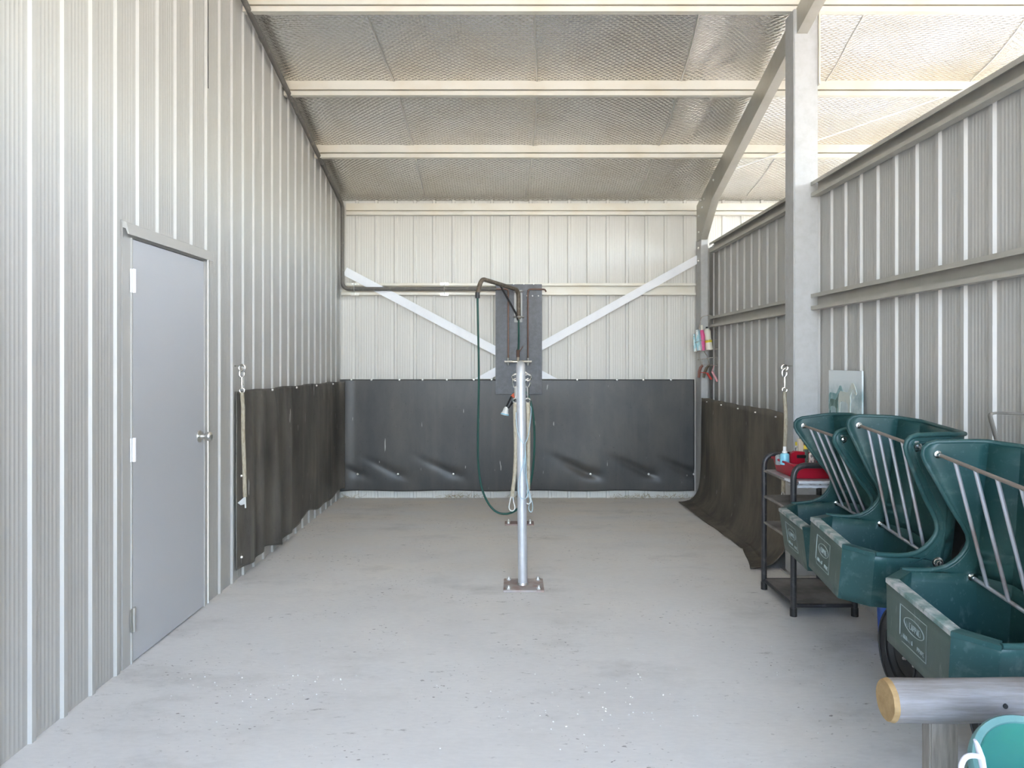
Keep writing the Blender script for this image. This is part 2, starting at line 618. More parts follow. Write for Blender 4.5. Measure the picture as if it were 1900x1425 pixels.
rows = []
for j in range(ny + 1):
    y = YB + (YF - YB) * j / ny
    row = []
    for i in range(nx + 1):
        x = XL - .05 + (XE - XL + .05) * i / nx
        row.append((x, y, foil_z(x, y)))
    rows.append(row)
g.grid(rows)
ceil = struct('ceiling', g, 'foil', 60, recalc=False)
s = ceil.modifiers.new('thickness', 'SOLIDIFY')
s.thickness = .03
s.offset = 1 if ceil.data.polygons[0].normal.z > 0 else -1
# lapped seams of the foil, taped along their edge
for sx_ in SEAMS[1:6]:
    g = MB()
    rows = []
    for i in range(80):
        y = 7.60 - 4.0 * i / 79
        x = sx_ - .02 + .05 * math.sin(y * 1.3) + (.10 if sx_ < 0 else .02) * (y - 5.5) * .5
        rows.append([(x - .006, y, foil_z(x - .006, y) - .003), (x + .006, y, foil_z(x + .006, y) - .004)])
    g.grid(rows)
    h = build('foil_seam', g, 'seam', ceil, 60, local=True, thick=.002)

# ------------------------------------------------------------------ frame of the shed


def c_purlin(y, z0, hgt, x0, x1, fl=.05):
    """cold-formed purlin with a slot added along its front face to draw a dark shade line, its lower strip ending at z0"""
    b = MB()
    prof = [(-fl * .5, 0), (-fl * .5, .034), (.012, .034), (.012, .046), (-fl * .5, .046), (-fl * .5, hgt), (fl * .5, hgt), (fl * .5, 0)]
    b.prism([(x0, y + p[0], z0 + p[1]) for p in prof], (x1 - x0, 0, 0))
    return b


plab = ['cream steel roof purlin nearest the back wall of the shed',
        'cream steel roof purlin midway between two others under the foil roof',
        'cream steel roof purlin at the top edge of the view']
for y, lb in zip(PY, plab):
    o = build('roof_purlin', c_purlin(y, roof(y) - .108, .118, XL + .01, XE - .1), 'purlin')
    tag(o, lb, 'beam', 'purlins under the foil roof')
o = build('eave_purlin', c_purlin(7.684, 2.905, .118, XL + .075, XE - .1, .05), 'purlin')
tag(o, 'pale steel eave beam along the top of the back wall', 'beam')

# rafter with the haunch at the knee
t = thing('roof_rafter', 'sloping galvanised rafter rising over the low right wall', 'beam', (1.88, 7.5, 2.6))
g = MB()
RX0, RX1 = 1.845, 1.915


def rz(y, off):
    return roof(y) - .112 - off


prof = [(7.60, rz(7.60, 0)), (1.1, rz(1.1, 0)), (1.1, rz(1.1, .17)), (4.9, rz(4.9, .17)), (7.02, rz(7.02, .22)), (7.44, 2.62), (7.60, 2.62)]
g.prism([(RX0, p[0], p[1]) for p in prof], (RX1 - RX0, 0, 0))
build('beam', g, 'rafter', t)
for (py_, pz_) in [(7.42, 3.0), (7.30, 2.99), (7.36, 2.92), (7.5, 2.86), (7.5, 2.70), (6.95, 3.09)]:
    g = MB()
    g.lathe([(.0, .010), (.008, .010), (.012, .004), (.012, -.002)], (RX0, py_, pz_), 10, (-1, 0, 0))
    build('bolt', g, 'zinc', t)

# columns
t = thing('steel_column', 'tall galvanised column standing behind the black cart', 'column', (1.905, 4.97, 0))
g = MB()
g.box((1.826, 4.90, 0), (1.985, 5.06, 3.72), .006)
build('shaft', g, 'steel', t)
g = MB()
g.box((1.80, 4.88, 0), (2.0, 5.08, .012))
build('base_plate', g, 'zinc', t)
g = MB()
g.box((1.985, 4.888, 3.22), (1.997, 5.04, 3.73), .003)
build('bracket_plate', g, 'purlin', t)

t = thing('corner_column', 'slim galvanised column in the back corner behind the hanging wire caddy', 'column', (1.89, 7.57, 0))
g = MB()
g.box((1.856, 7.46, 0), (1.925, 7.672, 2.64), .004)
g.box((1.862, 7.606, 2.6), (1.920, 7.672, 2.904), .002)
build('shaft', g, 'steel', t)
for z in (2.42, 2.55):
    g = MB()
    g.lathe([(.0, .010), (.008, .010), (.012, .004), (.012, -.002)], (1.856, 7.56, z), 10, (-1, 0, 0))
    build('bolt', g, 'zinc', t)


def girt_y(y0, y1, z0, z1, label):
    """channel along the right wall, open towards the bay"""
    x0, x1, tt, lip = 1.935, 1.984, .003, .024
    pr = [(x0, z0), (x1, z0), (x1, z1), (x0, z1), (x0, z1 - lip), (x0 + tt, z1 - lip), (x0 + tt, z1 - tt), (x1 - tt, z1 - tt),
          (x1 - tt, z0 + tt), (x0 + tt, z0 + tt), (x0 + tt, z0 + lip), (x0, z0 + lip)]
    b = MB()
    b.prism([(p[0], y0, p[1]) for p in pr], (0, y1 - y0, 0))
    o = build('wall_girt', b, 'girt')
    tag(o, label, 'beam', 'girts along the right wall')


girt_y(5.065, 7.45, 2.485, 2.582, 'long steel girt capping the low right wall from the column to the back')
girt_y(2.25, 4.895, 2.485, 2.582, 'steel girt capping the right wall on the near side of the column')
girt_y(5.065, 7.45, 1.747, 1.850, 'steel girt halfway up the right wall between the column and the wire caddy')
girt_y(2.25, 4.895, 1.747, 1.850, 'steel girt halfway up the right wall above the horse picture and feeders')

g = MB()
z0, z1, y0, y1, tt, lip = 2.085, 2.205, 7.64, 7.70, .003, .026
pr = [(y0, z0), (y1, z0), (y1, z1), (y0, z1), (y0, z1 - lip), (y0 + tt, z1 - lip), (y0 + tt, z1 - tt), (y1 - tt, z1 - tt),
      (y1 - tt, z0 + tt), (y0 + tt, z0 + tt), (y0 + tt, z0 + lip), (y0, z0 + lip)]
g.prism([(XL + .03, p[0], p[1]) for p in pr], (1.85 - XL - .03, 0, 0))
o = build('wall_girt', g, 'purlin')
tag(o, 'pale steel girt across the back wall behind the grey pipe', 'beam')

# cross brace straps on the back wall


def strap(a, b, w, zcut, label, thick=.0025):
    """flat strap from a through b, cut level at height zcut where it dips behind the mat"""
    a, b = Vector(a), Vector(b)
    d = (b - a).normalized()
    n = Vector((-d.z, 0, d.x)) * w / 2
    e1, e2 = [p + d * ((p.z - zcut) / -d.z) for p in (a + n, a - n)]
    m_ = MB()
    m_.prism([a + n, e1, e2, a - n], (0, thick, 0))
    o = build('brace_strap', m_, 'strap')
    tag(o, label, 'strap', 'bracing straps on the back wall')


strap(at(640, 503, 7.634), at(918, 650, 7.634), .085, 1.228, 'white diagonal strap from upper left of back wall down behind grey board')
strap(at(1296, 480, 7.630), at(1005, 642, 7.630), .080, 1.228, 'white diagonal strap from the corner column down behind grey board')

# brace under the roof of the next bay
g = MB()
a, b = at(1366, 312, 6.88), at(1830, 152, 5.68)
b = a + (b - a) * 1.5
n = Vector((.0, .02, 0))
g.prism([a - n, a + n, b + n, b - n], (0, 0, -.004))
o = build('brace_strap', g, 'strap')
tag(o, 'thin pale strap running diagonally under the foil of the neighbouring bay', 'strap')

# ------------------------------------------------------------------ door
d1 = thing('door_1', 'plain grey personnel door in the ribbed left wall', 'door', (XL, 3.9, 0))
tag(d1, kind='structure')
g = MB()
g.box((XL - .03, 3.508, .006), (XL + .012, 4.308, 1.985), .002)
build('leaf', g, 'door', d1)
g = MB()
g.box((XL - .04, DY0, 0), (XL + .008, 3.503, 2.03))
g.box((XL - .04, 4.313, 0), (XL + .008, DY1, 2.03))
g.box((XL + .008, 4.313, 0), (XL + .016, 4.322, 1.99))
g.box((XL + .008, 3.494, 0), (XL + .014, 3.503, 1.99))
g.box((XL - .04, 3.503, 1.99), (XL + .008, 4.313, 2.03))
g.box((XL - .06, DY0, -.01), (XL - .032, DY1, 2.03))  # unseen sheet added behind the leaf to stop light leaking in
build('frame', g, 'clad', d1)
g = MB()
g.prism([(XL + .0, DY0 - .005, 2.062), (XL + .028, DY0 - .005, 2.050), (XL + .040, DY0 - .005, 1.996), (XL + .034, DY0 - .005, 1.996), (XL + .024, DY0 - .005, 2.022), (XL, DY0 - .005, 2.03)], (0, .965, 0))
build('hood', g, 'clad', d1)
for z in (1.79, 1.0, .205):
    g = MB()
    g.box((XL + .012, 3.482, z - .055), (XL + .017, 3.530, z + .055), .001)
    g.tube([(XL + .020, 3.505, z - .056), (XL + .020, 3.505, z + .056)], .008, 10)
    h = build('hinge', g, 'white_paint' if z > .5 else 'nickel', d1)
g = MB()
kc = Vector((XL + .012, 4.245, .988))
g.lathe([(0, 0), (.034, .001), (.033, .006), (.014, .014), (.012, .030), (.022, .040), (.027, .056), (.024, .068), (.014, .073), (.0, .074)], kc, 20, (1, 0, 0))
h = build('knob', g, 'nickel', d1, 50)
tag(h, 'brushed metal knob')

# ------------------------------------------------------------------ rubber mats


def bolt_at(p, n, parent, r=.011):
    b_ = MB()
    b_.lathe([(0, .009), (r * .7, .008), (r, .002), (r, -.003)], p, 10, n)
    build('bolt', b_, 'zinc', parent)


# back mat
t = thing('rubber_wall_mat', 'dark grey rubber mat along the back wall, bolted at its top edge', 'mat', (0.03, 7.655, .08))
g = MB()
BX0, BX1 = -1.772, 1.835
LOWB = [(at(x, 879, 7.62).x, .257) for x in (663, 738, 841, 1096, 1204, 1288)]
rows = []
nxx, nzz = 220, 80
for j in range(nzz + 1):
    z = .082 + (1.222 - .082) * j / nzz
    row = []
    for i in range(nxx + 1):
        x = BX0 + (BX1 - BX0) * i / nxx
        e = 1 - abs(2 * j / nzz - 1) ** 4
        dy = .010 * noise.noise(Vector((x * 1.2, z * 1.5, 4))) * e - .012 * e
        for (bx, bz) in LOWB:
            strength = .014 if bx < .6 else .036
            # dimple at each lower bolt with a fold rising away to the left
            q = math.exp(-(((x - bx) / .11) ** 2 + ((z - bz) / .05) ** 2))
            dy += strength * .5 * q
            fx, fz = x - bx + .12, z - bz - .055
            u_, v_ = fx * .9 + fz * -.42, fx * .42 + fz * .9
            dy += strength * .75 * math.exp(-((u_ / .19) ** 2 + (v_ / .035) ** 2))
        if x < -1.62:
            dy -= .045 * ((-1.62 - x) / .15) ** 2
        row.append((x, 7.655 + dy, z + .004 * math.sin(x * 7) * (1 - j / nzz)))
    rows.append(row)
g.grid(rows)
build('sheet', g, 'rubber_back', t, 60, thick=.006)
for x in (652, 689, 741, 784, 829, 879, 912, 1071, 1145, 1194, 1245):
    bolt_at(at(x, 704.5, 7.635), (0, -1, 0), t)
for (bx, bz) in LOWB:
    bolt_at((bx, 7.632, bz), (0, -1, 0), t, .012)

# left mat
t = thing('rubber_wall_mat', 'black rubber mat with vertical folds along the left wall beyond the door', 'mat', (XL + .04, 6.2, .08))
g = MB()
rows = []
LY0, LY1 = 4.775, 7.60
folds = [(5.02, .035), (5.22, .04), (5.50, .045), (5.86, .035)]
nyy = 260
for j in range(61):
    q = j / 60
    row = []
    for i in range(nyy + 1):
        y = LY0 + (LY1 - LY0) * i / nyy
        zb = .075 + .018 * math.sin(y * 5.0 + 1) + .012 * math.sin(y * 11) + (.02 if y > 6.2 else 0)
        zt = 1.222 - .006 * (y - 4.7) + .004 * math.sin(y * 9)
        z = zb + (zt - zb) * q
        x = XL + .030
        for (fy, fa) in folds:
            yy = fy + .06 * (1 - q) * math.sin(fy * 7)
            x += fa * math.exp(-((y - yy) / .075) ** 2) * (1 - .75 * q ** 3)
        x += .012 * noise.noise(Vector((y * 4.2, z * .8, 2))) * (1 - .3 * q)
        # puckers under the top fixings
        x += .010 * max(0, math.sin(y * 2 * PI / .1975 + 1.1)) * max(0, q - .82) / .18 * -1
        if y > 7.4:
            x += .05 * ((y - 7.4) / .2) ** 2
        row.append((x, y, z))
    rows.append(row)
g.grid(rows)
build('sheet', g, 'rubber_side', t, 60, thick=.006)
for (y, z) in ((4.79, 1.19), (4.79, .68), (4.79, .16), (5.4, 1.205), (6.0, 1.20), (6.6, 1.195), (7.2, 1.19)):
    bolt_at((XL + .053, y, z), (1, 0, 0), t, .009)

# right mat, its foot swept out over the floor
t = thing('rubber_wall_mat', 'brown dusty rubber mat on the right wall with its foot spread over the floor', 'mat', (1.85, 6.2, 0))
g = MB()
prof = [(1.855, 1.045), (1.852, .9), (1.850, .75), (1.850, .55), (1.848, .40), (1.842, .28), (1.832, .19), (1.815, .11), (1.790, .055), (1.755, .024), (1.72, .012), (1.69, .008)]
rows = []
nyy = 150
pts = catmull([Vector((p[0], 0, p[1])) for p in prof], 4)
for i in range(nyy + 1):
    y = 5.066 + (7.44 - 5.066) * i / nyy
    row = []
    for k, p in enumerate(pts):
        q = k / (len(pts) - 1)
        x = p.x
        if q > .6:
            w = (q - .6) / .4
            # flap widens to the back, then is cut back to a notch and widens again at the near end
            ext = .06 * (y - 5.9) / 1.5 if y > 5.62 else -.02 + .22 * (5.62 - y)
            x -= w * max(-.06, ext)
        z = p.z + (.010 * noise.noise(Vector((y * 3, q * 4, 1))) + .006) * (1 if q > .8 else 0)
        z = max(z, .006)
        x += .014 * noise.noise(Vector((y * 2.0, q * 3, 7))) * (.25 + q)
        if k == 0:
            z += .012 * noise.noise(Vector((y * 3, 0, 0))) - .012 * (y - 5.0) * .5 + .015
        row.append((x, y, z))
    rows.append(row)
g.grid(rows)
build('sheet', g, 'rubber_right', t, 60, thick=.006)
for y in (5.3, 5.75, 6.2, 6.7, 7.2):
    bolt_at((1.848, y, 1.018), (-1, 0, 0), t, .006)

# ------------------------------------------------------------------ grey pipe
t = thing('conduit_pipe', 'long dark grey pipe under the roof edge, down the corner and along the back girt', 'pipe', (-1.74, 7.6, 2.14))
PX, PYc, PZ = -1.752, 7.616, 2.143


def pz(y):
    return 2.995 + .272 * (7.616 - y)


g = MB()
g.tube([(PX, PYc - .03, pz(PYc - .03)), (PX, 4.9, pz(4.9)), (PX, 1.3, pz(1.3))], .019, 12)
build('roof_run', g, 'conduit', t)
g = MB()
g.tube(bend([(PX, PYc - .04, pz(PYc - .04)), (PX, PYc, pz(PYc) - .02), (PX, PYc, 2.80)], .05) + [(PX, PYc, 2.3)], .019, 12)
build('drop', g, 'conduit', t)
g = MB()
g.tube(bend([(PX, PYc, 2.3), (PX, PYc, PZ), (PX + .2, PYc, PZ)], .09, 8) + [(-.186, PYc, PZ)], .0195, 12)
build('girt_run', g, 'conduit', t)
g = MB()
for y in (6.85, 6.05, 5.2):
    g = MB()
    g.tube([(PX, y - .02, pz(y - .02)), (PX, y + .02, pz(y + .02))], .0225, 12)
    build('coupling', g, 'conduit', t)
for x in (at(657, 0, 7.6).x, at(824, 0, 7.6).x):
    g = MB()
    g.tube([(x, PYc + .022, PZ - .055), (x, PYc - .006, PZ - .032), (x, PYc - .0215, PZ), (x, PYc - .006, PZ + .032), (x, PYc + .022, PZ + .055)], .010, 8, smooth=3, flat=.35)
    for s_ in (-1, 1):
        g.lathe([(0, .008), (.007, .007), (.009, 0)], (x - .028, 7.638, PZ + s_ * .052), 8, (0, -1, 0))
        g.lathe([(0, .008), (.007, .007), (.009, 0)], (x + .028, 7.638, PZ + s_ * .052), 8, (0, -1, 0))
        g.box((x - .042, 7.634, PZ + s_ * .052 - .014), (x + .042, 7.639, PZ + s_ * .052 + .014), .001)
    h = build('pipe_clamp', g, 'zinc', t)
    tag(h, 'bright saddle clamp')

# ------------------------------------------------------------------ grey board with its plumbing
t = thing('backing_board', 'tall grey board fixed to the back wall behind the water pipes', 'board', (.04, 7.62, 1.07))
g = MB()
g.box((-.1945, 7.606, 1.072), (.277, 7.624, 2.190), .003)
build('panel', g, 'board', t)
for (px_, py_) in ((932, 527), (953, 527), (972, 527), (990, 527), (940, 549), (999, 549), (978, 549), (988, 549)):
    bolt_at(at(px_, py_, 7.606) , (0, -1, 0), t, .008)

t = thing('water_tap_set', 'pair of copper pipes with star-handled taps joined by a crosspipe on grey board', 'tap', (.03, 7.58, 1.4))
yp = 7.583
xa, xb = at(943, 0, yp).x, at(979.5, 0, yp).x
ztap = H - (671 - CY) * yp / F
g = MB()
g.tube(bend([at(921, 536.5, yp), (xa, yp, 2.137), (xa, yp, ztap)], .03), .0085, 10)
build('pipe', g, 'copper', t)
g = MB()
g.tube(bend([at(1013, 541, yp + .03), at(1011, 537, yp + .01), (xb, yp, 2.137), (xb, yp, ztap)], .03), .0085, 10)
build('pipe', g, 'copper', t)
g = MB()
g.tube([(xa, yp, ztap), (xb, yp, ztap)], .012, 10)
g.tube([((xa + xb) / 2, yp, ztap), ((xa + xb) / 2, yp, ztap + .05)], .014, 10)
build('crosspipe', g, 'brass', t)
g = MB()
g.tube([((xa + xb) / 2, yp, ztap + .045), ((xa + xb) / 2, yp, ztap + .12)], .017, 10)
g.tube([((xa + xb) / 2 + .014, yp, ztap + .10), ((xa + xb) / 2 + .05, yp - .01, ztap + .155)], .004, 6)
build('outlet', g, 'copper', t)
for x in (xa, xb):
    g = MB()
    g.tube([(x, yp + .01, ztap), (x, yp - .05, ztap)], .015, 10)
    h = build('tap', g, 'brass', t)
    g = MB()
    g.tube([(x - .038, yp - .052, ztap), (x + .038, yp - .052, ztap)], [.011, .006][0], 8)
    g.tube([(x, yp - .052, ztap - .038), (x, yp - .052, ztap + .038)], .009, 8)
    build('tap_handle', g, 'zinc', h)

# swinging hose arm
t = thing('hose_arm', 'dark tubular swing arm with downturned end holding the green hose up', 'hose arm', (.03, 7.58, 1.8))
pv = at(962, 545, 7.56)
e0, e1, e2 = at(957.5, 534, 7.54), at(893, 517, 6.78), at(886, 545, 6.75)
g = MB()
g.tube(bend([at(962.5, 592, 7.555), at(962, 538, 7.555), e1, e2], .085, 8), .0205, 12)
build('boom', g, 'brown_tube', t)
g = MB()
g.tube([e2 + Vector((0, 0, .012)), e2 + Vector((0, 0, -.04))], .021, 12)
build('end_sleeve', g, 'black_metal', t)
g = MB()
g.tube([at(929, 531, 7.20), at(958, 583, 7.53), at(961, 594, 7.55)], .0105, 10)
build('brace', g, 'black_metal', t)
g = MB()
g.box((at(954, 0, 7.6).x, 7.596, at(0, 598, 7.6).z), (at(969, 0, 7.6).x, 7.606, at(0, 538, 7.6).z), .002)
build('bracket_plate', g, 'steel', t)
for py_ in (541, 588):
    g = MB()
    c0 = at(962, py_, 7.57)
    g.tube([c0 + Vector((-.045, .03, 0)), c0 + Vector((-.03, -.012, 0)), c0 + Vector((0, -.04, 0)), c0 + Vector((.03, -.012, 0)), c0 + Vector((.05, .03, 0))], .009, 8, smooth=3)
    build('clamp', g, 'zinc', t)

# green hose: one run up from the tap, one loop hanging from the arm
t = thing('garden_hose', 'green hose hanging from the swing arm and looping to the floor behind the rail', 'hose', (-.1, 6.7, 0))
g = MB()
g.tube([((xa + xb) / 2, yp, ztap + .12), at(962.5, 640, 7.575), at(962.5, 605, 7.55), at(962.5, 593, 7.555)], .0095, 10, smooth=5)
build('supply_run', g, 'hose', t)
hp = [at(886, 551, 6.75), at(887, 600, 6.75), at(888.5, 700, 6.75), at(887, 800, 6.74), at(888, 868, 6.72), at(897, 915, 6.68), at(915, 945, 6.66), at(936, 953.5, 6.66), at(958, 946, 6.60), at(976, 920, 6.5),
      at(986.5, 885, 6.42), at(991, 840, 6.36), at(991, 790, 6.32), at(986, 752, 6.30), at(977, 729, 6.34), at(966, 727, 6.39), at(956, 734, 6.40)]
for p in hp:
    p.z = max(p.z, .012)
g = MB()
g.tube(hp, .0098, 10, smooth=6)
build('hanging_loop', g, 'hose', t)
g = MB()
a, b = at(956, 732, 6.40), at(946, 748, 6.38)
g.tube([a, a + (b - a) * .5, b, at(941, 757, 6.37)], [.027, .026, .023, .016], 12)
h = build('spray_gun', g, 'black_plastic', t)
g = MB()
g.tube([at(956, 733, 6.385), at(951, 738, 6.375)], .023, 12)
q = build('trigger', g, 'orange', h)
tag(q, 'orange trigger collar')
g = MB()
ax = Vector((-.25, -.1, -1))
g.lathe([(.0, 0), (.014, .0), (.022, .018), (.026, .045), (.033, .056), (.034, .072), (.0, .074)], at(940, 755, 6.37), 16, ax)
q = build('nozzle_head', g, 'white_plastic', h)
tag(q, 'white spray head')
g = MB()
g.lathe([(.030, .060), (.0355, .062), (.0355, .069), (.030, .071)], at(940, 755, 6.37), 16, ax)
q = build('nozzle_ring', g, 'blue_liquid', h)
tag(q, 'blue ring')

# ------------------------------------------------------------------ hitching rail
t = thing('hitching_rail', 'galvanised tube hitching rail bolted to the floor in the middle of the bay', 'rail', (.05, 5.6, 0))
pa, pb = Vector((.0505, 4.70, .012)), Vector((.052, 6.49, .012))
ptop_a, ptop_b = Vector((.038, 4.70, 1.385)), Vector((.052, 6.49, 1.385))
g = MB()
g.tube(bend([pa, ptop_a, ptop_b, pb], .09, 10), .0295, 20)
build('tube', g, 'galv_pipe', t)
g = MB()
g.lathe([(.029, .0), (.029, .003), (.036, .003), (.031, .014), (.029, .014)], pa, 20)
build('weld_collar', g, 'zinc', t)
for (x, y, m_, hx, hy, lb) in ((.0505 + .005, 4.705, 'rust_plate', .125, .125, 'dusty base plate'), (.052 - .012, 6.49, 'red_plate', .125, .065, 'red rusty base plate')):
    g = MB()
    g.box((x - hx, y - hy, 0), (x + hx, y + hy, .012), .002)
    h = build('base_plate', g, m_, t)
    tag(h, lb)
    for sx_ in (-1, 1):
        for sy_ in (-1, 1):
            g = MB()
            bx, by = x + sx_ * (hx - .032), y + sy_ * (hy - .03)
            g.lathe([(0, .034), (.007, .034), (.007, .022), (.0155, .022), (.0155, .011)], (bx, by, 0), 6)
            build('bolt', g, 'zinc', h)

# ------------------------------------------------------------------ cross ties


def cross_tie(top, out, pts, label, loop=None, pend=0., wall_end=None, fray=False):
    """eye bolt, snap hook, ring and thick beige tie hanging from it"""
    top = Vector(top)
    t_ = thing('cross_tie', label, 'tie', (top.x, top.y, pts[-1].z), 'horse ties hanging in the bay')
    m_ = MB()
    if wall_end is not None:
        m_.tube([wall_end, top + Vector(out) * .012], .0045, 8)
    m_.ring(top + Vector((0, 0, -.012)), (out[1], -out[0] if abs(out[0]) > .5 else 1, 0) if wall_end is None else (0, 1, 0), .020, .005)
    build('eye_bolt', m_, 'chrome', t_)
    k = top + Vector((0, 0, -.03))
    m_ = MB()
    m_.tube([k + Vector((.004, 0, .012)), k + Vector((-.012, 0, .002)), k + Vector((-.016, 0, -.025)), k + Vector((-.004, 0, -.045)), k + Vector((.012, 0, -.030)), k + Vector((.013, 0, -.012))], .0055, 8, smooth=3)
    m_.tube([k + Vector((0, 0, -.042)), k + Vector((0, 0, -.095))], .0085, 10)
    m_.tube([k + Vector((0, 0, -.095)), k + Vector((0, 0, -.115))], .005, 8)
    m_.ring(k + Vector((0, 0, -.127)), (0, 1, 0), .015, .0045)
    build('snap_hook', m_, 'chrome', t_)
    m_ = MB()
    m_.tube([k + Vector((0, 0, -.140))] + list(pts), .0125, 12, smooth=5)
    build('strap', m_, 'rope', t_)
    e = pts[-1]
    m_ = MB()
    if fray:
        m_.tube([e + Vector((0, 0, .01)), e + Vector((.004, 0, -.07))], .0055, 8)
        m_.prism([e + Vector((-.004, 0, .0)), e + Vector((-.050, .008, -.04)), e + Vector((-.030, .008, -.055)), e + Vector((.0, 0, -.045))], (.004, .006, 0))
    else:
        m_.tube([e + Vector((-.002, 0, .008)), e + Vector((-.014, 0, -.035)), e + Vector((-.018, 0, -.075)), e + Vector((0, 0, -.092)), e + Vector((.018, 0, -.075)), e + Vector((.010, 0, -.035)), e + Vector((.002, 0, .008))], .0035, 8, smooth=4)
    h_ = build('end_loop', m_, 'white_rope', t_)
    tag(h_, 'pale cord end')
    return t_


y = 4.79
top = at(449, 679, y)
cross_tie(top, (1, 0, 0), [at(451, 760, y), at(451, 800, y), at(453, 860, y), at(454.5, 922, y)], 'beige horse tie clipped to the left wall over the black mat', wall_end=Vector((XL, y, top.z)), fray=True)
y = 4.93
top = at(1456, 679, y)
cross_tie(top, (-1, 0, 0), [at(1456, 740, y), at(1458, 775, y), at(1456, 840, y), at(1454, 880, y), at(1453, 912, y)], 'beige horse tie hanging from the column beside the red tote', wall_end=Vector((1.826, y, top.z)))
y = 4.70
top = at(956.2, 697, y)
cross_tie(top, (-1, 0, 0), [at(955.5, 760, y), at(957, 830, y), at(955, 880, y), at(950, 921, y)], 'beige horse tie on the left side of the hitching rail post', wall_end=at(962, 690, y))
top = at(979.5, 697, y)
cross_tie(top, (1, 0, 0), [at(980, 760, y), at(980.5, 830, y + .01), at(980, 880, y + .02), at(980, 908, y + .02)], 'beige horse tie on the right side of the hitching rail post', wall_end=at(974, 690, y))

g = MB()
yy = 4.655
L1 = [at(957.5, 765, yy + .03), at(958.5, 790, yy + .01), at(964, 812, yy), at(973, 823, yy), at(979, 812, yy + .01), at(983, 790, yy + .03), at(985.5, 760, yy + .06), at(983, 752, yy + .07)]
L2 = [at(974, 823, yy), at(974, 850, yy), at(968, 870, yy), at(962, 895, yy), at(962, 915, yy), at(968, 925, yy), at(977, 923, yy + .0), at(979, 905, yy + .03), at(974, 880, yy), at(973, 860, yy)]
L3 = [at(974, 826, yy), at(976, 860, yy), at(978, 895, yy + .03), at(984, 920, yy + .06), at(988.5, 938, yy + .08), at(986, 950, yy + .09), at(981, 944, yy + .08), at(983, 928, yy + .07), at(980, 905, yy + .05), at(976, 880, yy)]
L4 = [at(969, 849, yy), at(974, 856, yy - .004), at(972, 864, yy - .004), at(976, 850, yy - .004)]
for L_ in (L1, L2, L3, L4):
    g.tube(L_, .0024, 6, smooth=5)
o = build('baling_twine', g, 'twine')
tag(o, 'pale blue twine knotted round the hitching rail post', 'twine')

# ------------------------------------------------------------------ wire caddy in the corner, with its contents
yc = 7.395
t = thing('wire_caddy', 'rusty wire caddy hanging on the corner column over the right mat', 'caddy', (1.91, yc, 1.36))


def cp(px_, py_, dy=0.):
    return at(px_, py_, yc + dy)


g = MB()
g.tube([cp(1299, 600, .04), cp(1303, 588, .05), cp(1322, 586, .05), cp(1326, 604, .04), cp(1331, 628, .04), cp(1333, 648, .04)], .0035, 7, smooth=4)
g.tube([cp(1299, 600, .04), cp(1293, 630, .04), cp(1291, 650, .04)], .0035, 7)
g.tube([cp(1305, 650, .045), cp(1312, 660, .045), cp(1316, 676, .045)], .003, 6)
g.tube([cp(1325, 650, .045), cp(1327, 664, .045), cp(1330, 676, .045)], .003, 6)
g.tube([cp(1297, 655, .045), cp(1297, 665, .045), cp(1303, 676, .045)], .003, 6)
build('frame', g, 'wire', t)
g = MB()
for (pp, dy) in ((650, 0),):
    g.tube([cp(1290, 652, .045), cp(1290, 653, -.03), cp(1334, 647, -.03), cp(1334, 646, .045)], .0035, 7)
    for k in range(9):
        x = 1292 + 5 * k
        g.tube([cp(x, 652.5 - k * .6, .045), cp(x, 652.5 - k * .6, -.03)], .002, 6)
g.tube([cp(1290, 635, .045), cp(1290, 636, -.03), cp(1300, 632, -.03), cp(1332, 630, -.03), cp(1332, 630, .045)], .0025, 7)
build('basket', g, 'wire', t)
g = MB()
g.tube([cp(1295, 667, .045), cp(1295, 668, -.03), cp(1316, 664, -.03), cp(1340, 662, -.03), cp(1340, 662, .045)], .0035, 7)
g.tube([cp(1302, 676, .045), cp(1302, 677, -.02), cp(1337, 679, -.02), cp(1337, 678, .045)], .0035, 7)
for k in range(8):
    x = 1303 + 4.6 * k
    g.tube([cp(x, 665 - .2 * k, -.03), cp(x, 677, -.02), cp(x, 676, .045)], .0018, 6)
build('soap_tray', g, 'wire', t)


def bottle(name, label, px_, ptop, pbot, r, mats, d, prof=None, cat='bottle', group=None, cap=None, seg=20, axis=None):
    base = at(px_, pbot, d)
    h_ = at(px_, ptop, d).z - base.z
    t_ = thing(name, label, cat, base, group)
    m_ = MB()
    pr = prof or [(0, 0), (r * .95, 0), (r, .05), (r, .72), (r * .75, .82), (r * .36, .86), (r * .36, .90)]
    m_.lathe([(a, b * h_) for a, b in pr], (0, 0, 0), seg, axis)
    build('body', m_, mats, t_, 40, True)
    if cap:
        m_ = MB()
        c0, c1, cr = cap[0] * h_, cap[1] * h_, cap[2]
        m_.lathe([(0, c0), (cr, c0), (cr, c1 * .97), (cr * .85, c1), (0, c1)], (0, 0, 0), 16, axis)
        build('cap', m_, cap[3], t_, 40, True)
    return t_, h_


